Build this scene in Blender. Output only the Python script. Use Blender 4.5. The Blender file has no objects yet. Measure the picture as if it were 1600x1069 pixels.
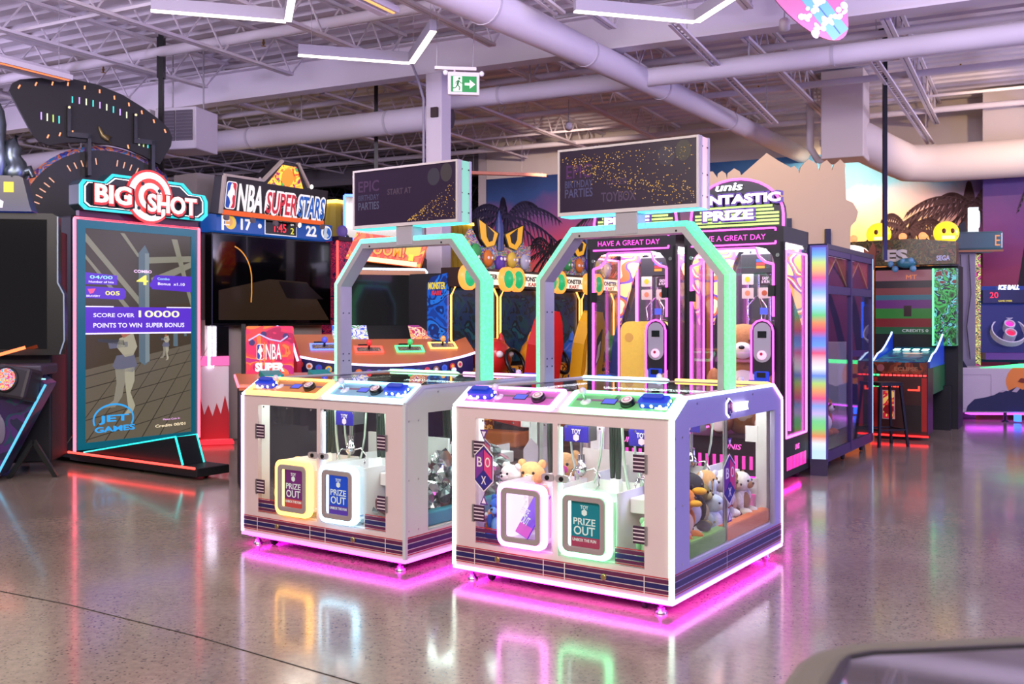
import bpy, math, random
from mathutils import Matrix, Vector, Euler
random.seed(7)
R = math.radians
scene = bpy.context.scene
COL = scene.collection

# ---------------------------------------------------------------- camera, world, exposure, large lamps
cam_d = bpy.data.cameras.new('camera'); cam = bpy.data.objects.new('camera', cam_d); COL.objects.link(cam)
cam.location = (0, 0, 1.5); cam.rotation_euler = (R(90), 0, 0)
cam_d.sensor_width = 36; cam_d.lens = 36 * 1556 / 1600; cam_d.shift_y = -34.5 / 1600
cam_d.clip_start = .05; cam_d.clip_end = 200
cam_d.dof.use_dof = True; cam_d.dof.focus_distance = 6.6; cam_d.dof.aperture_fstop = 5.6
scene.camera = cam
w = bpy.data.worlds.new('hall'); scene.world = w; w.use_nodes = True
w.node_tree.nodes['Background'].inputs[0].default_value = (.72, .66, .70, 1)
w.node_tree.nodes['Background'].inputs[1].default_value = .30
vs = scene.view_settings; vs.view_transform = 'Standard'; vs.look = 'None'; vs.gamma = 1; vs.use_curve_mapping = False
vs.exposure = 0.0
scene.cycles.use_denoising = True
scene.cycles.max_bounces = 8; scene.cycles.transparent_max_bounces = 24
scene.cycles.sample_clamp_indirect = 6; scene.cycles.caustics_reflective = False; scene.cycles.caustics_refractive = False

def area(name, loc, aim, sx, sy, power, col):
    l = bpy.data.lights.new(name, 'AREA'); l.shape = 'RECTANGLE'; l.size = sx; l.size_y = sy; l.energy = power; l.color = col
    o = bpy.data.objects.new(name, l); COL.objects.link(o); o.location = loc
    o.rotation_euler = (Vector(aim) - Vector(loc)).to_track_quat('-Z', 'Y').to_euler()
    return o
area('hall_lamp', (-5, 0, 4.7), (-4, 7, 0), 5, 2, 330, (1, .87, .74))
area('hall_lamp', (-.5, -1.5, 4.7), (1.0, 7, 0), 5, 2, 420, (1, .88, .82))
for x_ in (-6.5, -1.5, 3.5): area('ceiling_fill', (x_, 6.2, 4.05), (x_ * 1.1, 13, 5.6), 3, .6, 170, (.80, .70, 1))  # these and the next two: unseen lights added to brighten the ceiling
area('ceiling_fill', (-11.5, 12.5, 3.4), (-6, 14, 5.6), 2, 1, 260, (.74, .64, 1))
area('ceiling_fill', (10.5, 12.0, 3.4), (6, 13.5, 5.6), 2, 1, 260, (.80, .70, 1))
area('blue_wash', (8.5, 3.6, 2.4), (1.5, 6.0, .7), 2, 2, 400, (.24, .20, 1))  # unseen blue light added to tint the near crane's right face
# ---------------------------------------------------------------- materials
def lin(h):
    c = [int(h[i:i + 2], 16) / 255 for i in (0, 2, 4)]
    return tuple(x / 12.92 if x <= .04045 else ((x + .055) / 1.055) ** 2.4 for x in c)
_mats = {}
def P(h, rough=.5, metal=0., coat=0., noise=0., nscale=20, name=None):
    k = ('P', h, rough, metal, coat, noise, nscale)
    if k in _mats: return _mats[k]
    m = bpy.data.materials.new(name or 'paint_' + h); m.use_nodes = True
    b = m.node_tree.nodes['Principled BSDF']; c = lin(h)
    b.inputs['Base Color'].default_value = (*c, 1); b.inputs['Roughness'].default_value = rough
    b.inputs['Metallic'].default_value = metal; b.inputs['Coat Weight'].default_value = coat
    if noise:
        N = m.node_tree.nodes; L = m.node_tree.links
        t = N.new('ShaderNodeTexCoord'); n = N.new('ShaderNodeTexNoise'); n.inputs['Scale'].default_value = nscale; n.inputs['Detail'].default_value = 4
        r = N.new('ShaderNodeValToRGB'); r.color_ramp.elements[0].position = .3; r.color_ramp.elements[1].position = .7
        r.color_ramp.elements[0].color = (*[x * (1 - noise) for x in c], 1); r.color_ramp.elements[1].color = (*[min(1, x * (1 + noise)) for x in c], 1)
        L.new(t.outputs['Object'], n.inputs['Vector']); L.new(n.outputs['Fac'], r.inputs['Fac']); L.new(r.outputs['Color'], b.inputs['Base Color'])
    _mats[k] = m; return m
def E(h, s=1., gloss=False):
    k = ('E', h, s)
    if k in _mats: return _mats[k]
    m = bpy.data.materials.new('light_' + h); m.use_nodes = True
    b = m.node_tree.nodes['Principled BSDF']
    b.inputs['Base Color'].default_value = (*[x * .3 for x in lin(h)], 1); b.inputs['Roughness'].default_value = .35
    b.inputs['Emission Color'].default_value = (*lin(h), 1); b.inputs['Emission Strength'].default_value = s
    _mats[k] = m; return m
def glassm(name, tint=(1, 1, 1), refl=.06, rough=.0):
    k = ('G', name)
    if k in _mats: return _mats[k]
    m = bpy.data.materials.new(name); m.use_nodes = True; N = m.node_tree.nodes; L = m.node_tree.links; N.clear()
    o = N.new('ShaderNodeOutputMaterial'); t = N.new('ShaderNodeBsdfTransparent'); g = N.new('ShaderNodeBsdfGlossy'); x = N.new('ShaderNodeMixShader')
    t.inputs[0].default_value = (*tint, 1); g.inputs['Roughness'].default_value = rough
    f = N.new('ShaderNodeFresnel'); gm = N.new('ShaderNodeNewGeometry'); mr = N.new('ShaderNodeMapRange'); mr.inputs[3].default_value = 1.45; mr.inputs[4].default_value = 1 / 1.45; L.new(gm.outputs['Backfacing'], mr.inputs[0]); L.new(mr.outputs[0], f.inputs[0])
    L.new(f.outputs[0], x.inputs[0]); L.new(t.outputs[0], x.inputs[1]); L.new(g.outputs[0], x.inputs[2]); L.new(x.outputs[0], o.inputs[0])
    _mats[k] = m; return m
def ramp_emit(name, stops, axis, lo, hi, s, noise=0., nscale=60, mode='LINEAR', mixdiff=.0):
    """emission whose colour runs along one object axis"""
    m = bpy.data.materials.new(name); m.use_nodes = True; N = m.node_tree.nodes; L = m.node_tree.links
    b = N['Principled BSDF']; t = N.new('ShaderNodeTexCoord'); sp = N.new('ShaderNodeSeparateXYZ'); L.new(t.outputs['Object'], sp.inputs[0])
    mr = N.new('ShaderNodeMapRange'); mr.inputs[1].default_value = lo; mr.inputs[2].default_value = hi
    L.new(sp.outputs[axis], mr.inputs[0]); r = N.new('ShaderNodeValToRGB'); r.color_ramp.interpolation = mode
    while len(r.color_ramp.elements) < len(stops): r.color_ramp.elements.new(.5)
    for e, (p, h) in zip(r.color_ramp.elements, stops): e.position = p; e.color = (*lin(h), 1)
    L.new(mr.outputs[0], r.inputs[0]); L.new(r.outputs[0], b.inputs['Emission Color']); b.inputs['Emission Strength'].default_value = s
    b.inputs['Base Color'].default_value = (.06, .06, .06, 1); b.inputs['Roughness'].default_value = .3
    if noise:
        n = N.new('ShaderNodeTexNoise'); n.inputs['Scale'].default_value = nscale; n.inputs['Detail'].default_value = 2
        L.new(t.outputs['Object'], n.inputs['Vector']); q = N.new('ShaderNodeMapRange'); q.inputs[1].default_value = .35; q.inputs[2].default_value = .65
        q.inputs[3].default_value = s * (1 - noise); q.inputs[4].default_value = s * (1 + noise)
        L.new(n.outputs['Fac'], q.inputs[0]); L.new(q.outputs[0], b.inputs['Emission Strength'])
    return m
def art(name, cols, scale=6, emit=0., detail=2, rough=.35, distort=1.5):
    """busy printed artwork: a few flat colours cut by warped noise"""
    m = bpy.data.materials.new(name); m.use_nodes = True; N = m.node_tree.nodes; L = m.node_tree.links
    b = N['Principled BSDF']; t = N.new('ShaderNodeTexCoord'); n = N.new('ShaderNodeTexNoise')
    n.inputs['Scale'].default_value = scale; n.inputs['Detail'].default_value = detail; n.inputs['Distortion'].default_value = distort
    r = N.new('ShaderNodeValToRGB'); r.color_ramp.interpolation = 'CONSTANT'
    while len(r.color_ramp.elements) < len(cols): r.color_ramp.elements.new(.5)
    for i, (e, h) in enumerate(zip(r.color_ramp.elements, cols)): e.position = 0 if i == 0 else .30 + .40 * i / len(cols); e.color = (*lin(h), 1)
    L.new(t.outputs['Object'], n.inputs['Vector']); L.new(n.outputs['Fac'], r.inputs[0]); L.new(r.outputs[0], b.inputs['Base Color'])
    b.inputs['Roughness'].default_value = rough
    if emit: L.new(r.outputs[0], b.inputs['Emission Color']); b.inputs['Emission Strength'].default_value = emit
    return m

WHITE = P('d4bfc3', .42); GREY = P('a8a4a8', .4); BLACK = P('0b0b0d', .35); BLACKM = P('101014', .6); STEEL = P('c4c4c8', .28, 1.); CHROME = P('e0e0e4', .12, 1.)
RUBBER = P('1a1a1c', .7); SCREEN_OFF = P('050507', .08, 0, .5); CEIL = P('d6cfd6', .75); PLASTIC = P('eceaea', .35)
CLEAR = glassm('clear_glass'); SMOKE = glassm('smoked_glass', (.35, .38, .38)); 
MAG = E('ff3af0', 7); MAGW = E('ff6af4', 6)

# ---------------------------------------------------------------- mesh builder
class B:
    def __init__(s): s.v = []; s.f = []; s.m = []; s.mats = []; s.sm = []; s.T = Matrix()
    def at(s, loc=(0, 0, 0), rot=(0, 0, 0)):
        s.T = Matrix.Translation(loc) @ Euler([R(a) for a in rot]).to_matrix().to_4x4(); return s
    def add(s, vs, fs, mat, smooth=False):
        if mat not in s.mats: s.mats.append(mat)
        k = s.mats.index(mat); o = len(s.v)
        s.v += [tuple(s.T @ Vector(p)) for p in vs]
        for f in fs: s.f.append([i + o for i in f]); s.m.append(k); s.sm.append(smooth)
        return s
    def box(s, x0, x1, y0, y1, z0, z1, mat):
        return s.add([(x, y, z) for x in (x0, x1) for y in (y0, y1) for z in (z0, z1)],
                     [(0, 1, 3, 2), (4, 6, 7, 5), (0, 4, 5, 1), (2, 3, 7, 6), (0, 2, 6, 4), (1, 5, 7, 3)], mat)
    def _pl(s, plane, p, a):
        return {'xz': (p[0], a, p[1]), 'xy': (p[0], p[1], a), 'yz': (a, p[0], p[1])}[plane]
    def prism(s, pts, plane, a, b, mat, smooth=False):
        n = len(pts); vs = [s._pl(plane, p, a) for p in pts] + [s._pl(plane, p, b) for p in pts]
        s.add(vs, [list(range(n)), list(range(2 * n - 1, n - 1, -1))], mat)
        return s.add(vs, [(i, (i + 1) % n, n + (i + 1) % n, n + i) for i in range(n)], mat, smooth)
    def ring(s, po, pi, plane, a, b, mat, closed=True):
        n = len(po); vs = [s._pl(plane, p, q) for q in (a, b) for l in (po, pi) for p in l]; fs = []
        for i in range(n if closed else n - 1):
            j = (i + 1) % n
            fs += [(i, j, n + j, n + i), (2 * n + i, 3 * n + i, 3 * n + j, 2 * n + j), (i, 2 * n + i, 2 * n + j, j), (n + i, n + j, 3 * n + j, 3 * n + i)]
        if not closed: fs += [(0, n, 3 * n, 2 * n), (n - 1, 3 * n - 1, 4 * n - 1, 2 * n - 1)]
        return s.add(vs, fs, mat)
    def tube(s, path, r, mat, n=8, closed=False):
        P_ = [Vector(p) for p in path]; m = len(P_); vs = []; fs = []
        for i, p in enumerate(P_):
            a = P_[(i - 1) % m] if (i or closed) else p; c = P_[(i + 1) % m] if (i < m - 1 or closed) else p
            d = (c - a).normalized(); u = d.cross(Vector((0, 0, 1)) if abs(d.z) < .95 else Vector((1, 0, 0))).normalized(); w_ = u.cross(d)
            rr = r[i] if isinstance(r, (list, tuple)) else r
            vs += [p + (u * math.cos(t) + w_ * math.sin(t)) * rr for t in [2 * math.pi * k / n for k in range(n)]]
        for i in range(m if closed else m - 1):
            j = (i + 1) % m
            fs += [(i * n + k, i * n + (k + 1) % n, j * n + (k + 1) % n, j * n + k) for k in range(n)]
        s.add(vs, fs, mat, True)
        if not closed: s.add(vs, [list(range(n))[::-1], [(m - 1) * n + k for k in range(n)]], mat)
        return s
    def bar(s, a, b, wx, wz, mat):
        a = Vector(a); b = Vector(b); d = (b - a).normalized(); u = d.cross(Vector((0, 0, 1)) if abs(d.z) < .98 else Vector((1, 0, 0))).normalized() * (wx / 2); v = u.cross(d).normalized() * (wz / 2)
        vs = [p + i * u + j * v for p in (a, b) for i, j in ((-1, -1), (1, -1), (1, 1), (-1, 1))]
        return s.add(vs, [(0, 1, 2, 3), (7, 6, 5, 4), (0, 4, 5, 1), (1, 5, 6, 2), (2, 6, 7, 3), (3, 7, 4, 0)], mat)
    def lathe(s, prof, mat, n=16, c=(0, 0, 0), ax='z'):
        vs = []
        for r, h in prof:
            for k in range(n):
                t = 2 * math.pi * k / n; x, y = r * math.cos(t), r * math.sin(t)
                q = {'z': (x, y, h), 'y': (x, h, y), 'x': (h, x, y)}[ax]
                vs.append((q[0] + c[0], q[1] + c[1], q[2] + c[2]))
        m = len(prof)
        s.add(vs, [(i * n + k, i * n + (k + 1) % n, (i + 1) * n + (k + 1) % n, (i + 1) * n + k) for i in range(m - 1) for k in range(n)], mat, True)
        return s.add(vs, [list(range(n)), [(m - 1) * n + k for k in range(n)]], mat)
    def ell(s, c, r, mat, n=14, m=9):
        if not isinstance(r, (tuple, list)): r = (r, r, r)
        vs = [(c[0], c[1], c[2] - r[2])]
        for i in range(1, m):
            ph = -math.pi / 2 + math.pi * i / m
            vs += [(c[0] + r[0] * math.cos(ph) * math.cos(2 * math.pi * k / n), c[1] + r[1] * math.cos(ph) * math.sin(2 * math.pi * k / n), c[2] + r[2] * math.sin(ph)) for k in range(n)]
        vs.append((c[0], c[1], c[2] + r[2])); fs = [(0, 1 + (k + 1) % n, 1 + k) for k in range(n)]
        for i in range(m - 2): fs += [(1 + i * n + k, 1 + i * n + (k + 1) % n, 1 + (i + 1) * n + (k + 1) % n, 1 + (i + 1) * n + k) for k in range(n)]
        l = len(vs) - 1; fs += [(l, l - n + k, l - n + (k + 1) % n) for k in range(n)]
        return s.add(vs, fs, mat, True)
    def disc(s, c, r, mat, plane='xz', n=24, th=.004, r2=None):
        pts = [(c[0] + r * math.cos(2 * math.pi * k / n), c[2] + (r2 or r) * math.sin(2 * math.pi * k / n)) for k in range(n)] if plane == 'xz' else \
              [(c[0] + r * math.cos(2 * math.pi * k / n), c[1] + (r2 or r) * math.sin(2 * math.pi * k / n)) for k in range(n)]
        return s.prism(pts, plane, (c[1] if plane == 'xz' else c[2]), (c[1] if plane == 'xz' else c[2]) + th, mat)
    def done(s, name, parent=None, bev=0., loc=None):
        me = bpy.data.meshes.new(name); me.from_pydata(s.v, [], s.f); me.polygons.foreach_set('material_index', s.m); me.polygons.foreach_set('use_smooth', s.sm)
        for m in s.mats: me.materials.append(m)
        me.update(); o = bpy.data.objects.new(name, me); COL.objects.link(o)
        if parent: o.parent = parent
        if loc: o.location = loc
        if bev:
            md = o.modifiers.new('bevel', 'BEVEL'); md.width = bev; md.segments = 2; md.limit_method = 'ANGLE'; md.angle_limit = R(40)
        return o
def rrect(x0, x1, z0, z1, r, n=5):
    pts = []
    for cx, cz, a in ((x1 - r, z1 - r, 0), (x0 + r, z1 - r, 90), (x0 + r, z0 + r, 180), (x1 - r, z0 + r, 270)):
        pts += [(cx + r * math.cos(R(a + 90 * k / n)), cz + r * math.sin(R(a + 90 * k / n))) for k in range(n + 1)]
    return pts
def arc(cx, cz, r, a0, a1, n=16, r2=None):
    return [(cx + r * math.cos(R(a0 + (a1 - a0) * k / n)), cz + (r2 or r) * math.sin(R(a0 + (a1 - a0) * k / n))) for k in range(n + 1)]
def tag(o, label, cat, group=None, kind=None):
    o['label'] = label; o['category'] = cat
    if group: o['group'] = group
    if kind: o['kind'] = kind
    return o
def thing(name, label, cat, loc=(0, 0, 0), rot=0, group=None):
    o = bpy.data.objects.new(name, None); o.empty_display_size = .1; COL.objects.link(o); o.location = loc; o.rotation_euler = (0, 0, R(rot))
    return tag(o, label, cat, group)
def struct(o): o['kind'] = 'structure'; return o
def sub(name, parent, loc=(0, 0, 0), rot=(0, 0, 0)):
    o = bpy.data.objects.new(name, None); o.empty_display_size = .05; COL.objects.link(o); o.parent = parent; o.location = loc; o.rotation_euler = [R(a) for a in rot]; return o
def lab(o, t): o['label'] = t; return o
_txt = {}
def text(body, wd, ht, mat, parent, loc, rot=(90, 0, 0), name='lettering', th=.004, bold=.0, shear=0.):
    """lettering as a mesh, fitted to wd x ht and centred on loc; stands in the xz plane facing -y by default"""
    k = (body, round(wd, 4), round(ht, 4), th, bold, shear, mat.name)
    if k not in _txt:
        c = bpy.data.curves.new('t', 'FONT'); c.body = body; c.size = 1; c.extrude = .01; c.offset = bold; c.resolution_u = 3; c.shear = shear; c.align_x = 'CENTER'; c.space_line = .85
        o = bpy.data.objects.new('t', c); COL.objects.link(o); dg = bpy.context.evaluated_depsgraph_get(); dg.update()
        me = bpy.data.meshes.new_from_object(o.evaluated_get(dg)); bpy.data.objects.remove(o)
        xs = [v.co.x for v in me.vertices]; ys = [v.co.y for v in me.vertices]
        cx, cy = (max(xs) + min(xs)) / 2, (max(ys) + min(ys)) / 2; sx = wd / (max(xs) - min(xs)); sy = ht / (max(ys) - min(ys))
        for v in me.vertices: v.co = ((v.co.x - cx) * sx, (v.co.y - cy) * sy, th if v.co.z > 0 else 0)
        me.materials.clear(); me.materials.append(mat); me.name = name; _txt[k] = me
    o = bpy.data.objects.new(name, _txt[k]); COL.objects.link(o); o.parent = parent; o.location = loc; o.rotation_euler = [R(a) for a in rot]; return o
def world_of(loc, rot, p):
    return Vector(loc) + Matrix.Rotation(R(rot), 3, 'Z') @ Vector(p)

# ---------------------------------------------------------------- the hall: floor, ceiling, walls
def floor_mat():
    m = bpy.data.materials.new('polished_concrete'); m.use_nodes = True; N = m.node_tree.nodes; L = m.node_tree.links; b = N['Principled BSDF']
    t = N.new('ShaderNodeTexCoord')
    def noise(sc, det, ro=.6):
        n = N.new('ShaderNodeTexNoise'); n.inputs['Scale'].default_value = sc; n.inputs['Detail'].default_value = det; n.inputs['Roughness'].default_value = ro; L.new(t.outputs['Object'], n.inputs['Vector']); return n
    def ramp(src, a, ca, c, cc):
        r = N.new('ShaderNodeValToRGB'); r.color_ramp.elements[0].position = a; r.color_ramp.elements[1].position = c
        r.color_ramp.elements[0].color = (*ca, 1); r.color_ramp.elements[1].color = (*cc, 1); L.new(src, r.inputs[0]); return r
    base = ramp(noise(.5, 5).outputs['Fac'], .3, lin('8c7e6e'), .7, lin('b2a28e'))
    fine = ramp(noise(26, 6, .75).outputs['Fac'], .35, (.62, .6, .58), .62, (1, 1, 1))
    v = N.new('ShaderNodeTexVoronoi'); v.inputs['Scale'].default_value = 42; L.new(t.outputs['Object'], v.inputs['Vector'])
    patch = ramp(noise(.8, 4).outputs['Fac'], .40, (0, 0, 0), .56, (1, 1, 1))
    sp = ramp(v.outputs['Distance'], .16, (.22, .20, .19), .30, (1, 1, 1))
    m1 = N.new('ShaderNodeMix'); m1.data_type = 'RGBA'; m1.blend_type = 'MULTIPLY'; m1.inputs[0].default_value = .8; L.new(base.outputs[0], m1.inputs[6]); L.new(fine.outputs[0], m1.inputs[7])
    m2 = N.new('ShaderNodeMix'); m2.data_type = 'RGBA'; m2.blend_type = 'MULTIPLY'; L.new(patch.outputs[0], m2.inputs[0]); L.new(m1.outputs[2], m2.inputs[6]); L.new(sp.outputs[0], m2.inputs[7])
    L.new(m2.outputs[2], b.inputs['Base Color'])
    rr = ramp(noise(2.2, 5).outputs['Fac'], .3, (.12, .12, .12), .75, (.27, .27, .27)); L.new(rr.outputs[0], b.inputs['Roughness'])
    b.inputs['Coat Weight'].default_value = .45; b.inputs['Coat Roughness'].default_value = .10; b.inputs['Specular IOR Level'].default_value = .6
    bu = N.new('ShaderNodeBump'); bu.inputs['Strength'].default_value = .04; bu.inputs['Distance'].default_value = .01; L.new(noise(3, 3).outputs['Fac'], bu.inputs['Height']); L.new(bu.outputs[0], b.inputs['Normal']); L.new(bu.outputs[0], b.inputs['Coat Normal'])
    return m
floor = struct(B().add([(-40, -12, 0), (40, -12, 0), (40, 50, 0), (-40, 50, 0)], [(0, 1, 2, 3)], floor_mat()).done('floor'))
b = B(); DK = P('2a2624', .7)
pts = [(-3.3, 5.75), (-2.33, 5.24), (-1.5, 4.72), (-.63, 4.1), (.5, 3.3), (1.6, 2.5)]
for p, q in zip(pts, pts[1:]): b.bar((*p, .0012), (*q, .0012), .006, .002, DK)
o = b.done('saw_cut', floor); o['kind'] = 'structure'

# ceiling frame: local x runs along the girders, local y along the joists
CL, CR = (-.99, 13.4, 0), -27.6
def deck_strip(b, x0, x1, y0, y1, mat):
    p = .32; n = int((y1 - y0) / p); vs = []; fs = []
    prof = []
    for i in range(n):
        a = y0 + i * p; prof += [(a, 5.44), (a + .1, 5.44), (a + .13, 5.38), (a + .29, 5.38)]
    for x in (x0, x1): vs += [(x, y, z) for y, z in prof]
    m = len(prof); b.add(vs, [(i, i + 1, m + i + 1, m + i) for i in range(m - 1)], mat)
CEIL_SHADE = P('4a4648', .8)  # dark tone paints in the lack of light over the far hall
b = B(); deck_strip(b, -40, 22, -14, 8.2, CEIL)
ceiling = struct(b.done('ceiling')); ceiling.location = CL; ceiling.rotation_euler = (0, 0, R(CR))
b = B(); deck_strip(b, -50, -3.7, 8.2, 30, CEIL_SHADE); struct(b.done('far_deck', ceiling))
def girder(x0, x1, y, mat):
    bb = B().box(x0, x1, y - .012, y + .012, 4.82, 5.24, mat).box(x0, x1, y - .12, y + .12, 4.80, 4.825, mat).box(x0, x1, y - .12, y + .12, 5.235, 5.26, mat)
    x = x0 + 1
    return bb.done('girder', ceiling)
girder(-40, 20, 0, CEIL); girder(-50, -3.7, 8.4, P('8a828a', .7)); girder(-50, -3.7, 16.5, CEIL_SHADE)  # rear girders toned down for the unlit end
def joist(x, y0, y1, e0, e1, mat, n):
    b = B()
    for dx in (-.03, .03):
        b.box(x + dx - .022, x + dx + .022, y0, y1, 5.33, 5.37, mat); b.box(x + dx - .022, x + dx + .022, y0 + e0, y1 - e1, 4.90, 4.935, mat)
    ya, yb = y0 + e0, y1 - e1; s = (yb - ya) / n
    for i in range(n):
        b.bar((x, ya + i * s, 4.92), (x, ya + (i + .5) * s, 5.35), .018, .018, mat); b.bar((x, ya + (i + .5) * s, 5.35), (x, ya + (i + 1) * s, 4.92), .018, .018, mat)
    if e0: b.bar((x, y0 + .05, 5.33), (x, ya, 4.92), .02, .02, mat)
    if e1: b.bar((x, y1 - .05, 5.33), (x, yb, 4.92), .02, .02, mat)
    return b.done('roof_joist', ceiling)
first = {}
def joists(key, xs, y0, y1, e0, e1, mat, n):
    o = joist(0, y0, y1, e0, e1, mat, n)
    for i, x in enumerate(xs):
        c = o if i == 0 else o.copy()
        if i: COL.objects.link(c)
        c.location = (x, 0, 0)
joists('a', [-2.07 + 1.6 * k for k in range(-14, 9)], -11, -.13, 0, .42, CEIL, 16)
joists('b', [-2.4 + 1.6 * k for k in range(-14, 10)], .13, 7.75, .42, .4, CEIL, 10)
joists('c', [-3.9 - 1.6 * k for k in range(0, 18)], 8.55, 16.4, .42, .42, P('a39ca2', .7), 10)  # joists get darker row by row, fading light put into their colour
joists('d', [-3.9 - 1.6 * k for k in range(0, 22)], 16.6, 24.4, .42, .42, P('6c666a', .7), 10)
# cross bridging bars on the joists
for y in (-7.2, -3.6, 2.6, 5.2):
    B().box(-20, 18, y - .02, y + .02, 4.935, 4.97, CEIL).done('bridging_bar', ceiling)
# conduit and sprinkler pipes that run across the joists
for y, z, r_ in ((-1.75, 5.1, .07), (1.55, 5.02, .045), (3.7, 4.98, .05), (6.3, 4.95, .05), (-5.3, 5.08, .05)):
    B().tube([(-20, y, z), (18, y, z)], r_, CEIL, 10).done('sprinkler_pipe', ceiling)
BRASS = P('a8803c', .35, 1.)
for x, y in ((-4.4, -1.75), (-1.5, -1.75), (1.9, -1.75), (-8.3, -1.75), (3.4, 3.7), (6.2, 3.7), (4.6, 6.3), (7.4, 6.3), (-3.8, 1.55)):
    B().lathe([(.012, 0), (.012, -.05), (.02, -.055), (.008, -.09), (.035, -.1)], BRASS, 8, (x, y, 5.05)).done('sprinkler_head', ceiling)

MURAL_X0 = -3.6
def mural_mat():
    m = bpy.data.materials.new('sunset_mural'); m.use_nodes = True; N = m.node_tree.nodes; L = m.node_tree.links; b = N['Principled BSDF']; b.inputs['Roughness'].default_value = .6
    t = N.new('ShaderNodeTexCoord'); s = N.new('ShaderNodeSeparateXYZ'); L.new(t.outputs['Object'], s.inputs[0])
    n = N.new('ShaderNodeTexNoise'); n.inputs['Scale'].default_value = .55; n.inputs['Detail'].default_value = 6; n.inputs['Distortion'].default_value = .8; L.new(t.outputs['Object'], n.inputs['Vector'])
    ad = N.new('ShaderNodeMath'); ad.operation = 'MULTIPLY_ADD'; ad.inputs[1].default_value = 1.6; L.new(n.outputs['Fac'], ad.inputs[0]); L.new(s.outputs[2], ad.inputs[2])
    def zramp(st):
        mr = N.new('ShaderNodeMapRange'); mr.inputs[1].default_value = 2.2; mr.inputs[2].default_value = 5.6; L.new(ad.outputs[0], mr.inputs[0])
        r = N.new('ShaderNodeValToRGB')
        while len(r.color_ramp.elements) < len(st): r.color_ramp.elements.new(.5)
        for e, (p, h) in zip(r.color_ramp.elements, st): e.position = p; e.color = (*lin(h), 1)
        L.new(mr.outputs[0], r.inputs[0]); return r
    dusk = zramp([(0, 'e8824a'), (.25, 'e8705a'), (.45, 'd24a6a'), (.62, '8a4a86'), (.8, '2a4a86'), (1, '123064')])
    glow = zramp([(0, 'f08030'), (.3, 'f8a048'), (.5, 'f4d88a'), (.62, 'f4c0b0'), (.78, '68a8cc'), (1, '2f78b4')])
    mr = N.new('ShaderNodeMapRange'); mr.interpolation_type = 'SMOOTHSTEP'; mr.inputs[1].default_value = .2; mr.inputs[2].default_value = 2.8; L.new(s.outputs[0], mr.inputs[0])
    mr2 = N.new('ShaderNodeMapRange'); mr2.interpolation_type = 'SMOOTHSTEP'; mr2.inputs[1].default_value = 6.6; mr2.inputs[2].default_value = 5.2; L.new(s.outputs[0], mr2.inputs[0])
    mu = N.new('ShaderNodeMath'); mu.operation = 'MULTIPLY'; L.new(mr.outputs[0], mu.inputs[0]); L.new(mr2.outputs[0], mu.inputs[1])
    mx = N.new('ShaderNodeMix'); mx.data_type = 'RGBA'; L.new(mu.outputs[0], mx.inputs[0]); L.new(dusk.outputs[0], mx.inputs[6]); L.new(glow.outputs[0], mx.inputs[7]); p3 = zramp([(0, '8a3050'), (.3, '9a3a60'), (.5, '7a3c78'), (.7, '4a3272'), (1, '2c2456')]); st_ = N.new('ShaderNodeMapRange'); st_.inputs[1].default_value = 6.0; st_.inputs[2].default_value = 6.3; L.new(s.outputs[0], st_.inputs[0])
    m3 = N.new('ShaderNodeMix'); m3.data_type = 'RGBA'; L.new(st_.outputs[0], m3.inputs[0]); L.new(mx.outputs[2], m3.inputs[6]); L.new(p3.outputs[0], m3.inputs[7]); L.new(m3.outputs[2], b.inputs['Base Color'])
    return m
MURAL = mural_mat(); WALLP = P('cfc4be', .8)
b = B().box(MURAL_X0, 20, 7.8, 8.0, 0, 4.6, MURAL).box(MURAL_X0, 20, 7.8, 8.0, 4.6, 5.6, WALLP)
wall = struct(b.done('wall_back')); wall.location = CL; wall.rotation_euler = (0, 0, R(CR))
b = B().box(6.35, 20, 6.9, 7.79, 0, 4.42, MURAL).box(6.35, 20, 6.9, 7.79, 4.42, 5.34, WALLP)
pier = struct(b.done('wall_right')); pier.location = CL; pier.rotation_euler = (0, 0, R(CR))
b = B().box(MURAL_X0 - .2, MURAL_X0 - .01, 7.8, 26, 0, 5.34, P('b9b0b4', .8)); o = struct(b.done('wall_side')); o.location = CL; o.rotation_euler = (0, 0, R(CR))
b = B().box(-55, MURAL_X0, 26, 26.2, 0, 5.6, P('2c282c', .8)); o = struct(b.done('wall_far')); o.location = CL; o.rotation_euler = (0, 0, R(CR))
PALM = P('231a26', .7); PALM2 = P('4a2a2e', .7); PALM3 = P('2a2448', .7)
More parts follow.
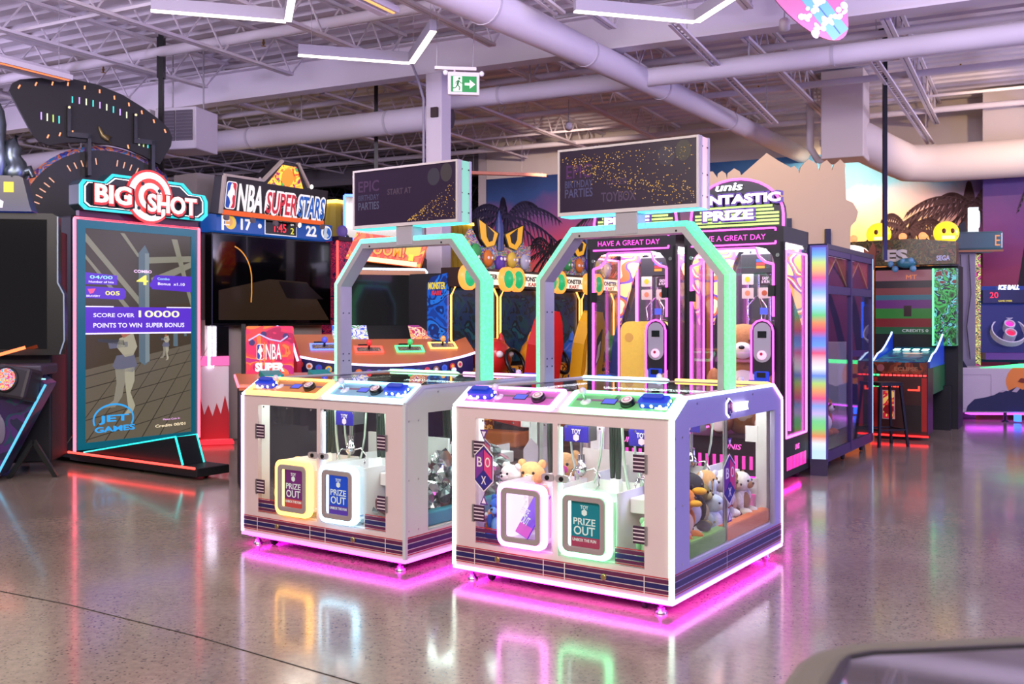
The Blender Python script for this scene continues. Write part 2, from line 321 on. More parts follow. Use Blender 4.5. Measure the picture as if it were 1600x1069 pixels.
def palm(parent, x, y, z0, z1, lean, size, mat, seed, nf=11):
    """flat printed palm silhouette"""
    rd = random.Random(seed); b = B(); th = .004
    pl, pr = [], []
    for i in range(9):
        t = i / 8; cx = x + lean * t * t; ww = (.16 - .09 * t) * size * .6; z = z0 + (z1 - z0) * t; pl.append((cx - ww, z)); pr.append((cx + ww, z))
    b.prism(pl + pr[::-1], 'xz', y - th, y - .001, mat); cx = x + lean
    for k in range(nf):
        a = R(-60 + 300 * k / (nf - 1) + rd.uniform(-9, 9)); ln = size * rd.uniform(.8, 1.15); up = []; lo = []
        for i in range(15):
            t = i / 14; px = cx + math.cos(a) * ln * t; pz = z1 + math.sin(a) * ln * .75 * t + .1 * ln * t - .62 * ln * t * t; up.append((px, pz))
        b.prism([(x_, z_ + .012 * size) for x_, z_ in up] + [(x_, z_ - .012 * size) for x_, z_ in up[::-1]], 'xz', y - th - .0006 * (k % 5), y - .001, mat)
        for i in range(1, 15):
            px, pz = up[i]; L_ = size * .34 * math.sin(math.pi * min(1, .15 + i / 15 * .8)) * rd.uniform(.75, 1.15); sx = math.cos(a)
            for s_ in (-1, 1): b.prism([(px - .016 * size, pz), (px + .022 * size, pz), (px + L_ * (.45 * sx + .22 * s_), pz - L_ * (.85 if s_ < 0 else .55))], 'xz', y - th - .0006 * (k % 5), y - .001, mat)
    return b.done('palm_print', parent)
palm(wall, -3.2, 7.8, 0, 3.75, .1, 1.5, PALM3, 1); palm(wall, -1.9, 7.8, 0, 3.0, -.1, 1.0, PALM, 2); palm(wall, -1.0, 7.8, 0, 3.9, .6, 1.2, PALM, 3); palm(wall, -.5, 7.8, 0, 2.6, .25, .9, PALM, 12)
palm(wall, 4.6, 7.8, 0, 3.1, .5, 1.1, PALM2, 4, 13); palm(wall, 5.6, 7.8, 0, 3.5, .55, 1.3, PALM2, 5, 13); palm(wall, 5.3, 7.8, 0, 2.5, 1.0, .9, PALM2, 6)
palm(pier, 6.8, 6.9, 0, 4.2, .5, .7, PALM, 7, 7); palm(pier, 7.4, 6.9, 0, 3.7, .9, 1.0, PALM, 8); palm(pier, 7.7, 6.9, 0, 3.0, .8, .8, PALM, 9); palm(pier, 8.9, 6.9, 0, 3.9, .3, 1.0, PALM, 10)

b = B().box(-.125, .125, -.125, .125, 0, 4.8, CEIL); column = struct(b.done('column', bev=.012)); column.location = (-.99, 13.4, 0); column.rotation_euler = (0, 0, R(CR))
B().tube([(-.14, -.15, 0.1), (-.14, -.15, 4.45), (-.19, -.2, 4.7), (-.3, -.2, 4.95)], .018, P('9a94a0', .5)).done('conduit', column)
B().box(-.02, .08, -.17, -.126, 4.2, 4.33, P('3a2a28', .6)).done('junction_box', column)
b = B().box(-.07, .07, -.07, .07, 0, 4.9, P('a49ca4', .7)); o = struct(b.done('column')); o.location = (-2.55, 22.5, 0)

# ---------------------------------------------------------------- things that hang from the ceiling
def duct(name, pts, r_, label, bands=(), mat=CEIL, n=20):
    t = thing(name, label, 'duct', (0, 0, 0)); B().tube(pts, r_, mat, n).done('duct_pipe', t)
    for a, f in bands:
        p = Vector(pts[a]).lerp(Vector(pts[a + 1]), f); d = (Vector(pts[a + 1]) - Vector(pts[a])).normalized() * .02
        B().tube([p - d, p + d], (r_ if not isinstance(r_, list) else r_[a] + (r_[a + 1] - r_[a]) * f) + .008, P('bdb6bd', .6), n).done('joint_band', t)
    return t
ud = Vector((.539, .842, 0)); p0 = Vector((1.107, 12.0, 4.62))
t = duct('round_duct', [p0 + ud * k for k in (-5.5, -2.6, -.5, 1.6, 4.2, 8.6)], [.2, .2, .165, .155, .15, .15], 'long white round duct slanting across the ceiling above the signs', [(1, .02), (2, .02), (3, .02), (4, .0)])
for k in (-1.2, 1.0, 3.2): q = p0 + ud * k; B().tube([q, q + Vector((0, 0, .78))], .007, GREY, 6).done('hanger_rod', t)
g = Vector((.886, -.463, 0)); base = Vector((-.99, 13.4, 0)); uj = Vector((.463, .886, 0))
t = duct('long_pipe', [base + uj * .75 + g * k + Vector((0, 0, 4.62)) for k in (-.5, 3, 7, 12)], .12, 'wide white pipe just beyond the girder, crossing above the tall signs', [(0, .3), (0, .9), (1, .5), (2, .3)])
for k in (1, 4, 8): q = base + uj * .75 + g * k + Vector((0, 0, 4.62)); B().tube([q, q + Vector((0, 0, .75))], .01, GREY, 6).done('hanger_rod', t)
t = duct('left_duct', [base + uj * .8 + g * k + Vector((0, 0, 4.42)) for k in (-12, -6, -2.0, -.35)], [.15, .16, .18, .18], 'white round duct on the left that ends beside the column', [(1, .5), (2, .4)])
B().tube([base + uj * .8 + g * -.38 + Vector((0, 0, 4.42)), base + uj * .8 + g * -.33 + Vector((0, 0, 4.42))], .19, P('4a444c', .5), 20).done('end_ring', t)
for k in (-8, -3): q = base + uj * .8 + g * k + Vector((0, 0, 4.5)); B().tube([q, q + Vector((0, 0, .85))], .01, GREY, 6).done('hanger_rod', t)
# boxed drop and elbow on the right
t = thing('elbow_duct', 'boxy white duct drop bending into a fat pipe along the mural', 'duct', (0, 0, 0)); WD = P('d8ccc4', .7)
B().at((5.22, 15.6, 0), (0, 0, CR)).box(-.32, .32, -.3, .3, 4.0, 5.36, WD).done('duct_drop', t, bev=.02)
el = [Vector((5.22, 15.6, 4.35)) + Vector((.55, .35, 0)) * f for f in (0, .5)] + [Vector((6.05, 16.2, 4.22)), Vector((6.55, 16.5, 4.1)), Vector((7.0, 16.4, 4.08)), Vector((7.9, 15.93, 4.08)), Vector((8.6, 15.56, 4.08)), Vector((10.5, 14.57, 4.08))]
B().tube(el, .31, WD, 20).done('duct_pipe', t)
t = duct('thin_downpipe', [(4.85, 16.2, 5.3), (4.85, 16.2, 4.3), (5.0, 16.3, 4.12), (5.3, 16.3, 4.1)], .06, 'short white downpipe with an elbow above the castle cutout')
# air conditioner
t = thing('air_conditioner', 'white hanging air unit with two dark grilles on the left', 'air conditioner', (-4.92, 14.2, 3.93), -14)
b = B().box(-.2, .46, 0, .6, 0, .6, CEIL); b.box(-.34, -.2, .02, .58, -.02, .5, CEIL); b.done('body', t, bev=.02)
b = B().at((-.3, -.1, .0)).box(-.62, -.04, .2, .7, -.02, .62, CEIL).done('side_duct', t, bev=.02)
for x in (.0, .28):
    gk = B().box(x - .13, x + .13, -.015, 0, .12, .55, P('5a545e', .6))
    for k in range(9): gk.box(x - .13, x + .13, -.022, -.012, .13 + k * .047, .14 + k * .047, P('77707a', .5))
    gk.done('grille', t)
for x in (-.1, .4): B().tube([(x, .3, .6), (x, .3, 1.46)], .012, GREY, 6).done('hanger_rod', t)
# V-shaped lamps
LED = E('fff3e0', 5)
def lamp(p, label):
    t = thing('linear_lamp', label, 'lamp', p, 0, 'angled hanging lamps')
    for nm, e in (('long_bar', (-1.25, -.36)), ('short_bar', (.36, -1.3))):
        L = math.hypot(*e); s = sub(nm, t, (0, 0, 0), (0, 0, math.degrees(math.atan2(e[1], e[0]))))
        B().box(.02, L, -.038, .038, .012, .13, P('98929c', .6)).done('housing', s, bev=.004); B().box(.02, L, -.034, .034, 0, .011, LED).done('diffuser', s)
        for x in (.15, L - .15): B().tube([(x, 0, .13), (x, 0, .88)], .003, GREY, 5).done('cable', s)
lamp((-1.18, 11.67, 4.5), 'V-shaped hanging lamp nearest the exit sign'); lamp((-2.26, 10.04, 4.5), 'V-shaped hanging lamp at the upper left of the ceiling'); lamp((1.86, 10.06, 4.5), 'V-shaped hanging lamp beside the surfboard with clouds')
# cable trays
for i, (p, q, lb) in enumerate((((4.25, 11.9, 4.7), (7.1, 16.9, 4.5), 'long white cable tray running toward the dark palm mural'), ((1.75, 10.8, 4.72), (4.0, 15.2, 4.5), 'white cable tray beneath the slanting round duct'), ((-.1, 9.2, 4.75), (.5, 10.4, 4.7), 'short white lamp batten left of the slanting duct'))):
    p = Vector(p); q = Vector(q); t = thing('cable_tray', lb, 'cable tray', p); b = B(); d = q - p; s = Vector((d.y, -d.x, 0)).normalized() * .045
    for k in (-1, 1): b.bar(s * k, d + s * k, .04, .03, CEIL)
    n = int(d.length / .12)
    for k in range(n): a = d * (k / n); b.bar(a - s, a + s, .02, .01, GREY)
    b.done('tray', t)
    for f in (.1, .9): B().tube([d * f, d * f + Vector((0, 0, .62))], .006, GREY, 5).done('hanger_rod', t)
# exit sign
t = thing('exit_sign', 'green running man exit sign hanging near the column', 'sign', (-.535, 11.0, 3.98), 8)
B().box(-.175, .175, -.03, .03, .0, .255, P('dcd6d6', .5)).done('casing', t, bev=.012)
B().box(-.142, .142, -.033, -.031, .03, .205, E('169a4a', .75)).done('green_panel', t)
b = B(); WE = E('f4fff6', 1.1); b.box(-.115, -.02, -.0345, -.0335, .035, .2, WE)
b.done('door_pictogram', t)
b = B(); GE = E('0c7a38', .6); y0, y1 = -.036, -.035
b.disc((-.05, y0, .178), .013, GE, th=.001)
for p, q, w_ in (((-.058, .16), (-.07, .11), .024), ((-.07, .11), (-.045, .08), .013), ((-.045, .08), (-.052, .045), .012), ((-.07, .11), (-.092, .075), .013), ((-.092, .075), (-.125, .07), .012), ((-.056, .155), (-.03, .125), .01), ((-.03, .125), (-.012, .13), .009), ((-.06, .155), (-.088, .14), .01), ((-.088, .14), (-.09, .115), .009)):
    b.bar((p[0], y0, p[1]), (q[0], y0, q[1]), .001, w_, GE)
b.done('running_man', t)
B().prism([(.01, .105), (.065, .105), (.065, .07), (.125, .118), (.065, .166), (.065, .131), (.01, .131)], 'xz', -.0345, -.0335, WE).done('arrow', t)
B().box(-.32, .14, -.025, .025, .275, .31, P('dcd6d6', .5)).tube([(-.1, 0, .25), (-.1, 0, .29)], .012, WHITE).done('mount_bar', t)
for x in (-.3, .1): B().tube([(x, 0, .31), (x + .02, 0, .85)], .004, GREY, 5).done('chain', t)
for x in (-.2, .2): B().ell((x, 0, .245), (.03, .03, .03), PLASTIC).done('lamp_head', t)
# black hanging poles
t = thing('hanging_pole', 'thin black pole dropping from the roof behind the yellow domes', 'pole', (4.98, 13.3, 2.3)); B().box(-.025, .025, -.025, .025, 0, 3.1, BLACK).box(-.06, .06, -.06, .06, 3.06, 3.1, BLACK).done('pole', t)
t = thing('hanging_pole', 'thin black pole dropping from the roof before the air unit', 'pole', (-4.72, 13.4, 1.2)); B().box(-.03, .03, -.03, .03, 0, 4.2, BLACK).box(-.045, .045, -.045, .045, 3.55, 4.1, BLACK).done('pole', t)
# surfboards
def board(label, loc, rot, ln, wd, cols, tint):
    t = thing('surfboard', label, 'surfboard', loc); t.rotation_euler = [R(a) for a in rot]
    pts = []
    for k in range(40):
        a = 2 * math.pi * k / 40; x = math.cos(a) * ln / 2; pts.append((x, math.sin(a) * wd / 2 * (1 - .12 * math.cos(a))))
    B().prism(pts, 'xy', 0, .05, P(cols[0], .3)).done('board', t, bev=.018)
    s = [(-ln * .44, -wd * .16), (ln * .47, -wd * .16), (ln * .47, wd * .16), (-ln * .44, wd * .16)]
    B().prism(s, 'xy', -.003, 0, P(cols[1], .3)).done('stripe', t)
    b = B()
    if tint:
        b.box(-ln * .46, ln * .46, -.006, .006, -.005, -.003, P('2a6aa8', .4)).done('stringer', t)
        b = B(); rd = random.Random(5)
        for cx in (-ln * .18, ln * .18, ln * .33):
            for k in range(13): b.disc((cx + rd.uniform(-.035, .035), -wd * .34 + wd * .68 * k / 12, -.007 - .0004 * k), rd.uniform(.02, .05), P('f0eaf0', .4), 'xy', 10, .003, rd.uniform(.02, .035))
        b.done('cloud_print', t)
    for x in (-ln * .25, ln * .25):
        q = Matrix.Rotation(R(rot[2]), 3, 'Z') @ Matrix.Rotation(R(rot[1]), 3, 'Y') @ Matrix.Rotation(R(rot[0]), 3, 'X'); iq = q.inverted(); e = iq @ Vector((0, 0, 5.37 - loc[2] - (q @ Vector((x, 0, 0))).z)); B().tube([(x, 0, .02), (x + e.x, e.y, .02 + e.z)], .003, GREY, 5).done('cable', t)
board('pink and teal surfboard with white clouds hanging at the top', (2.91, 9.95, 4.83), (-78, 52, 0), 1.3, .56, ('c85a9c', '5ab4be'), True)
board('plain orange surfboard hanging left of the larger sign', (-.25, 17.2, 4.0), (6, 3, -8), 1.7, .5, ('f08a6a', 'f4a68a'), False)
# warm track spots over the castle and the mural
def spot(label, loc, aim, power, col=(1, .70, .40), ang=70):
    t = thing('track_spot', label, 'spotlight', loc, 0, 'track spots'); d = (Vector(aim) - Vector(loc)).normalized(); q = d.to_track_quat('-Z', 'Y').to_euler()
    h = sub('head', t); h.rotation_euler = q; B().lathe([(.03, .12), (.055, .1), (.06, 0), (.052, 0), (.05, .04)], P('d8d2d4', .5), 14).done('can', h); B().tube([(0, 0, .06), (0, 0, 5.37 - loc[2])], .008, GREY, 6).done('stem', t)
    l = bpy.data.lights.new('spot_beam', 'SPOT'); l.energy = power; l.color = col; l.spot_size = R(ang); l.spot_blend = .7; l.shadow_soft_size = .05; o = bpy.data.objects.new('spot_beam', l); COL.objects.link(o); o.location = Vector(loc) + d * .04; o.rotation_euler = q
spot('small white track spot left of the boxy duct', (2.9, 10.6, 4.6), (3.3, 12.3, 3.0), 110)
spot('small white track spot left of the elbow duct aimed at the sunset mural', (5.35, 17.1, 4.5), (6.1, 18.6, 2.9), 420, (1, .74, .46), 120)
spot('small white track spot right of the elbow pipe', (7.3, 13.6, 4.6), (7.3, 16.4, 4.4), 190)
spot('small white track spot over the racing cabinets', (.9, 15.8, 4.55), (1.2, 20.4, 3.2), 700, (1, .75, .6))

# ---------------------------------------------------------------- the two white prize cranes
MAROON = P('5a1a48', .45); NAVY = P('1e1a5a', .45); REDL = P('b02038', .45); STW = P('e6dede', .45)
def inset(pts, d):
    out = []
    for i, p in enumerate(pts):
        def nrm(a, c): l = math.hypot(c[0] - a[0], c[1] - a[1]); return (-(c[1] - a[1]) / l, (c[0] - a[0]) / l)
        n1 = nrm(pts[i - 1], p) if i else None; n2 = nrm(p, pts[i + 1]) if i < len(pts) - 1 else None
        n1 = n1 or n2; n2 = n2 or n1; k = 1 + n1[0] * n2[0] + n1[1] * n2[1]
        out.append((p[0] - (n1[0] + n2[0]) / k * d, p[1] - (n1[1] + n2[1]) / k * d))
    return out
def stripes(b, l0, l1, face, z0, z1, plane, sgn):
    """the striped band printed on a skirt: plane xz (front, back) or yz (sides)"""
    h = z1 - z0; rows = ((.0, .055, REDL), (.10, .33, MAROON), (.385, .655, NAVY), (.71, .90, MAROON), (.945, 1, REDL))
    for a, c, m in rows:
        q = [(l0, z1 - c * h), (l1, z1 - c * h), (l1, z1 - a * h), (l0, z1 - a * h)]
        b.prism(q, plane, face, face + sgn * .0015, m)
def hex_logo(parent, loc, rot, w_, h_, name='cube_logo'):
    s = sub(name, parent, loc, rot); a = w_ / 2; k = h_ / 2; q = k * .5
    def hx(f): return [(0, k * f), (a * f, q * f * 1.1), (a * f, -q * f * 1.1), (0, -k * f), (-a * f, -q * f * 1.1), (-a * f, q * f * 1.1)]
    B().prism(hx(1), 'xz', 0, -.002, STW).prism(hx(.94), 'xz', -.0021, -.003, P('3a2a7a', .4)).done('logo_border', s)
    b = B(); f = .86; y0, y1 = -.0031, -.004; A, K, Q = a * f, k * f, q * f * 1.1; mz = -Q * .15
    b.prism([(-.003, K - .01), (-.003, mz), (-A, -Q + .0), (-A, Q)], 'xz', y0, y1, P('7a3494', .4)); b.prism([(.003, K - .01), (A, Q), (A, -Q), (.003, mz)], 'xz', y0, y1, P('d8407c', .4))
    b.prism([(0, mz - .006), (A - .002, -Q - .004), (0, -K), (-A + .002, -Q - .004)], 'xz', y0, y1, P('2e2a86', .4)); b.done('logo_faces', s)
    for ch, x, z, sz in (('B', -A * .5, Q * .55, .26), ('O', A * .5, Q * .55, .26), ('X', 0, -K * .58, .22)): text(ch, w_ * .27, h_ * sz * .8, STW, s, (x, -.0041, z), name='letter', th=.001, bold=.01)
    return s
def triangle(parent, loc, rot, w_, up):
    s = 1 if up else -1; a = w_ / 2; o = B()
    o.prism([(-a, -a * s), (a, -a * s), (0, a * s)], 'xz', 0, -.002, P('5a2a82', .4)); o.prism([(-a * .55, -a * .68 * s), (a * .55, -a * .68 * s), (0, a * .45 * s)], 'xz', -.0021, -.003, P('f0e8f4', .4))
    t = o.done('arrow_decal', parent); t.location = loc; t.rotation_euler = [R(q) for q in rot]; return t
READER = E('2c4cf0', .55); LEDW = E('f0f4ff', 6); SCR = E('5a66e8', .9)
def control_panel(root, x, y, ang, wd, frame_m, plate_m, mirror):
    s = sub('control_panel', root, (x, y, 1.052)); s.rotation_euler = Euler((R(29), 0, 0)).to_matrix().to_4x4().to_euler() if not ang else (Matrix.Rotation(R(180), 3, 'Z') @ Matrix.Rotation(R(29), 3, 'X')).to_euler()
    a = wd / 2; h = .1
    B().ring(rrect(-a, a, -h, h, .022), rrect(-a + .03, a - .03, -h + .032, h - .014, .012), 'xy', -.004, .016, frame_m).done('light_frame', s)
    B().prism(rrect(-a + .03, a - .03, -h + .026, h - .014, .012), 'xy', -.002, .006, plate_m).done('panel_plate', s)
    b = B()
    for px in (-.9, -.3, .3, .9):
        for py in (-.064, .078): b.lathe([(.005, .006), (.005, .008)], CHROME, 6, (px * (a - .04), py, 0))
    b.box(-a + .05, a - .05, .012, .03, .0062, .0072, P('8a6a84', .4)); b.done('panel_print', s)
    m = -1 if mirror else 1
    c = a * .62 * m * -1
    B().prism(rrect(c - .085, c + .085, -.03, .045, .022), 'xy', .006, .042, READER).prism(rrect(c - .07, c + .05, -.0, .04, .015), 'xy', .042, .055, P('3450d0', .3)).done('card_reader', s, bev=.008)
    b = B()
    for k in range(3): b.ell((c - .055 + .05 * k, -.032, .022), (.009, .005, .009), LEDW, 8, 5)
    for k in range(2): b.ell((c + .085, -.012 + .03 * k, .026), (.004, .008, .008), LEDW, 8, 5)
    b.done('reader_lights', s)
    JOY = P('e4e0ee', .08, 0, 1.)
    j = -a * .26 * m
    if mirror: j = -a * .64
    B().lathe([(.03, .006), (.03, .012), (.012, .02)], JOY, 12, (j, 0, 0)).lathe([(.008, .01), (.008, .06)], CHROME, 8, (j, 0, 0)).ell((j, 0, .075), .021, JOY).done('joystick', s)
    k = .06 * (1 if not mirror else -1) + (0.0 if not mirror else -.01)
    B().box(k - .042, k + .042, -.012, .04, .006, .009, P('20202a', .4)).box(k - .038, k + .038, -.008, .036, .0091, .0096, SCR).done('score_screen', s)
    q = a * .58 if not mirror else a * .14
    B().lathe([(.04, .006), (.04, .03), (.034, .036)], BLACK, 18, (q, 0, 0)).lathe([(.031, .0361), (.031, .038)], P('f4f0f4', .3), 18, (q, 0, 0)).lathe([(.022, .0381), (.022, .039)], P('d8a0b8', .3), 18, (q, 0, 0)).lathe([(.014, .0391), (.014, .040)], P('f8f4f4', .3), 18, (q, 0, 0)).done('push_button', s)
    text('TOY\nBOX', .026, .03, P('3a2a5a', .4), s, (k + .03, .062, .0065), (0, 0, 0), th=.001); text('^', .05, .02, P('4a3a5a', .4), s, (q - .02, -.055, .0065), (0, 0, 0), name='arrow_print', th=.001)
    return s
def hatch(root, x, D, ring_m, print_m, wall_m, tilt=0, foot=None):
    s = sub('prize_hatch', root, (x, -D / 2, 0)); z0, z1 = .245, .60; DY = -.02 if not tilt else .06
    B().ring(rrect(-.157, .157, z0, z1, .05), rrect(-.131, .131, z0 + .026, z1 - .026, .036), 'xz', -.042, .0, ring_m).done('light_ring', s, bev=.006)
    B().ring(rrect(-.13, .13, z0 + .027, z1 - .027, .036), rrect(-.099, .099, z0 + .058, z1 - .058, .014), 'xz', -.046, -.03, P('9a8e90', .4)).done('door_ring', s, bev=.004)
    B().box(-.112, -.106, -.028, .2, z0 + .04, z1 - .04, wall_m).box(.13, .136, .02, .2, z0 + .06, z1 - .06, PLASTIC).box(-.11, .13, .02, .3, z0 + .03, z0 + .04, PLASTIC).done('chute_lining', s)
    f = sub('flap', s, (.012, .05, (z0 + z1) / 2), (0, 0, tilt)) if False else None
    c = Matrix.Rotation(R(tilt), 3, 'Z'); o = B().prism(rrect(-.10, .11, -.132, .132, .004), 'xz', 0, .006, print_m).done('flap', s); o.location = (.012, DY, (z0 + z1) / 2); o.rotation_euler = (R(tilt * .8), 0, R(tilt))
    fr = foot or P('8a3a6a', .4)
    o = B().box(-.10, .11, -.001, -.0002, -.13, -.07, fr).done('flap_footer', s); o.location = (.012, DY, (z0 + z1) / 2); o.rotation_euler = (R(tilt * .8), 0, R(tilt))
    LT = E('e8f0e8', .55)
    for body, w_, h_, z in (('PRIZE', .14, .036, .012), ('OUT', .135, .046, -.036), ('UNBOX THE FUN', .15, .016, -.086), ('TOY', .05, .02, .088)):
        OX = -.008 if not tilt else -.02; p = c @ Vector((.0025, -.002, z)); text(body, w_ * .95, h_, LT, s, (p.x + OX, p.y + DY - (.02 if tilt else 0), (z0 + z1) / 2 + z), (90 + tilt * .8, 0, tilt), th=.001, bold=.012)
    o = B().prism([(0, .018), (.016, .009), (.016, -.009), (0, -.018), (-.016, -.009), (-.016, .009)], 'xz', -.0012, -.0004, LT).done('cube_mark', s); o.location = (OX + .0025, DY - .002 - (.02 if tilt else 0), (z0 + z1) / 2 + .06); o.rotation_euler = (R(tilt * .8), 0, R(tilt))
    return s
def claw(root, x, y, drop, label_y=-1):
    s = sub('claw', root, (x, y, -.075)); DKH = P('26302c', .35); CLR = P('b8c8b8', .25)
    B().box(-.075, .075, -.05, .05, .89, .985, P('4a464e', .5)).box(-.02, .02, -.3, .3, 1.08, 1.10, STEEL).box(-.03, .03, -.03, .03, .985, 1.08, STEEL).done('carriage', s, bev=.004)
    B().box(-.078, .078, -.056, -.051, .885, .975, P('2e2a9a', .4)).box(-.07, .07, -.0575, -.056, .892, .968, E('4438c8', .35)).done('carriage_label', s)
    text('TOY', .06, .028, STW, s, (0, -.058, .945), th=.001, bold=.02); B().prism([(0, .02), (.018, .01), (.018, -.012), (0, -.022), (-.018, -.012), (-.018, .01)], 'xz', -.0592, -.058, P('f0c8d8', .4)).done('cube_mark', s).location = (0, 0, .912)
    z = .72 - drop
    b = B().lathe([(.02, z + .09), (.022, z + .03), (.032, z + .02), (.032, z - .01), (.018, z - .03)], CHROME, 12).tube([(0, 0, .89), (0, 0, z + .09)], .008, STEEL, 8)
    for k in range(3):
        a = R(120 * k + 20); c, d = math.cos(a), math.sin(a); b.tube([(c * r_, d * r_, z + h) for r_, h in ((.025, 0), (.075, .012), (.105, -.03), (.1, -.085), (.07, -.12))], .006, CHROME, 6)
    b.done('grabber', s)
    def loop(x0, y0, x1, y1, zb, r_, m):
        B().tube([(x0 + (x1 - x0) * t + .0, y0 + (y1 - y0) * t, .97 - (.97 - zb) * math.sin(math.pi * t) ** .55) for t in [i / 16 for i in range(17)]], r_, m, 7).done('hose', s)
    loop(-.16, .02, -.01, .03, .57, .0085, CLR); loop(-.1, .04, .14, .0, .60, .007, CLR); loop(-.2, .03, -.18, .03, .66, .012, DKH); loop(-.235, .03, -.222, .04, .68, .012, DKH)
    B().box(-.225, -.17, .0, .04, .60, .68, PLASTIC).done('connector_box', s)
    return s
def prize_crane(label, loc, rot, Wd, c):
    D = 1.61; W = Wd / 2; F = D / 2
    root = thing('prize_crane', label, 'crane game', (*loc, 0), rot, 'white prize cranes with tall signs')
    ol, orr, zt, zb = .155, .155, .94, .227
    WP = c['paint']
    def fpanel(s):
        y0, y1 = (s * F, s * (F - .03)) if s < 0 else (F - .03, F)
        y0, y1 = min(y0, y1), max(y0, y1)
        b = B().box(-W + .012, W - .012, y0, y1, .088, zb, WP).box(-W + .012, W - .012, y0, y1, zt, 1.0, WP).box(-W + .012, -W + ol, y0, y1, zb, zt, WP).box(W - orr, W - .012, y0, y1, zb, zt, WP).box(-.016, .016, y0, y1, zb, zt, WP)
        return b.done('front_panel' if s < 0 else 'back_panel', root)
    fpanel(-1); fpanel(1)
    for s in (-1, 1):
        x0, x1 = (W - .03, W) if s > 0 else (-W, -W + .03)
        pts = [(-F + .012, .088), (F - .012, .088), (F - .012, zb), (-F + .012, zb)]
        b = B()
        for q in (pts, [(-F + .012, zb), (-F + .21, zb), (-F + .21, zt), (-F + .012, zt)], [(F - .13, zb), (F - .012, zb), (F - .012, zt), (F - .13, zt)],
                  [(-F + .012, zt), (F - .012, zt), (F - .012, .998), (F - .16, 1.092), (-F + .16, 1.092), (-F + .012, .998)]): b.prism(q, 'yz', x0, x1, c['side'] if s > 0 else WP)
        b.done('side_panel', root)
        B().box(s * (W - .02) - .003, s * (W - .02) + .003, -F + .2, F - .12, zb - .01, zt + .01, CLEAR).done('side_window', root)
        b = B()
        for y in (-F + .035, -F + .12, -.5, -.1, .3, F - .035):
            for z in (.25 if abs(y) > .6 else 1.06, .55 if abs(y) > .6 else 1.06, .9 if abs(y) > .6 else 1.06): b.lathe([(.006, s * W), (.006, s * (W + .002))], STEEL, 6, (0, y, z), 'x')
        b.done('screws', root)
    # sloped shoulders, deck and glass top
    for s in (-1, 1):
        B().prism([(s * F, .99), (s * F, 1.0), (s * (F - .18), 1.1), (s * (F - .18), 1.06)], 'yz', -W + .012, W - .012, WP).done('shoulder', root)
    B().ring([(-W + .012, -F + .18), (W - .012, -F + .18), (W - .012, F - .18), (-W + .012, F - .18)], [(-W + .09, -F + .23), (W - .09, -F + .23), (W - .09, F - .23), (-W + .09, F - .23)], 'xy', 1.07, 1.1, P('b8aca4', .35)).done('deck_frame', root)
    B().box(-W + .09, W - .09, -F + .23, F - .23, 1.085, 1.096, SMOKE).done('deck_glass', root)
    b = B().box(-W + .03, W - .03, -F + .03, F - .03, .16, .235, PLASTIC).box(-W + .02, W - .02, -F + .02, F - .02, .09, .16, P('4a464a', .6)); b.done('bed', root)
    for y0, y1, m in ((-F + .2, -.02, c['lip'][0]), (.0, F - .13, c['lip'][1])):
        B().box(W - .1, W - .034, y0, y1, .235, .325, m).done('bed_lip', root, bev=.012)
    # inner white posts, bins, strut
    for sx in (-1, 1):
        for sy in (-1, 1):
            B().box(sx * (W - .09) - .035, sx * (W - .09) + .035, sy * (F - .09) - .035, sy * (F - .09) + .035, .235, 1.06, PLASTIC).done('inner_post', root)
            if sy > 0:
                for z in (.45, .78): B().box(sx * (W - .14) - .05, sx * (W - .14) + .03, F - .135, F - .125, z - .05, z + .05, P('f2eeee', .3)).done('hinge_plate', root)
            x = sx * .2; y = sy * (F - .22); b = B(); bn = c['bins'][(sx + 1) // 2 + (sy + 1)]
            q = [(x - .16, y - .19), (x + .16, y - .19), (x + .16, y + .19), (x - .16, y + .19)]; q = q if sy > 0 else [q[3], q[0], q[1], q[2]]; q = [q[3], q[0], q[1], q[2]] if sy < 0 else [q[2], q[3], q[0], q[1]]; q = [(x - .16, y + sy * .19), (x - .16, y - sy * .19), (x + .16, y - sy * .19), (x + .16, y + sy * .19)]; b.ring(q, [(p[0] + (.008 if p[0] < x else -.008), p[1] + (.008 if p[1] < y else -.008)) for p in q], 'xy', .235, .59, bn, False)
            b.done('chute_bin', root)
            B().box(x + .165, x + .26, y - .05, y + .1, .47, .55, PLASTIC).done('chute_bracket', root, bev=.006)
    B().box(W - .05, W - .04, -.035, -.025, .235, 1.05, STEEL).box(W - .05, W - .04, .0, .01, .235, 1.05, STEEL).done('centre_strut', root)
    IN = c['inlight']
    for sx in (-1, 1): B().box(sx * (W - .06) - .012, sx * (W - .06) + .012, -F + .2, F - .2, 1.055, 1.065, IN[(sx + 1) // 2]).done('inside_light', root)
    for sy in (-1, 1): B().box(-W + .2, W - .2, sy * (F - .19) - .01, sy * (F - .19) + .01, 1.03, 1.042, IN[1]).done('inside_light', root)
    # doors
    for k, (x0, x1) in enumerate(((-W + ol, -.016), (.016, W - orr))):
        d = sub('door', root); B().box(x0, x1, -F + .004, -F + .01, zb, zt, CLEAR).done('pane', d)
        b = B(); xx0, xx1 = (x0, x0 + .17) if k == 0 else (x1 - .17, x1)
        stripes(b, xx0, xx1, -F + .0035, zb + .008, zb + .095, 'xz', -1); b.done('stripe_decal', d)
        hx = x0 + .028 if k == 0 else x1 - .028
        for z in (.40, .765):
            b = B().box(hx - .034, hx + .034, -F - .006, -F + .003, z - .045, z + .045, P('3c1a38', .5))
            for q in (-.03, -.01, .01, .03): b.box(hx - .034, hx + .034, -F - .0075, -F - .006, z + q - .003, z + q + .003, P('e0d0dc', .4))
            b.box(hx - (.046 if k == 0 else -.034), hx - (.034 if k == 0 else -.046), -F - .01, -F + .003, z - .048, z + .048, STEEL); b.done('hinge', d)
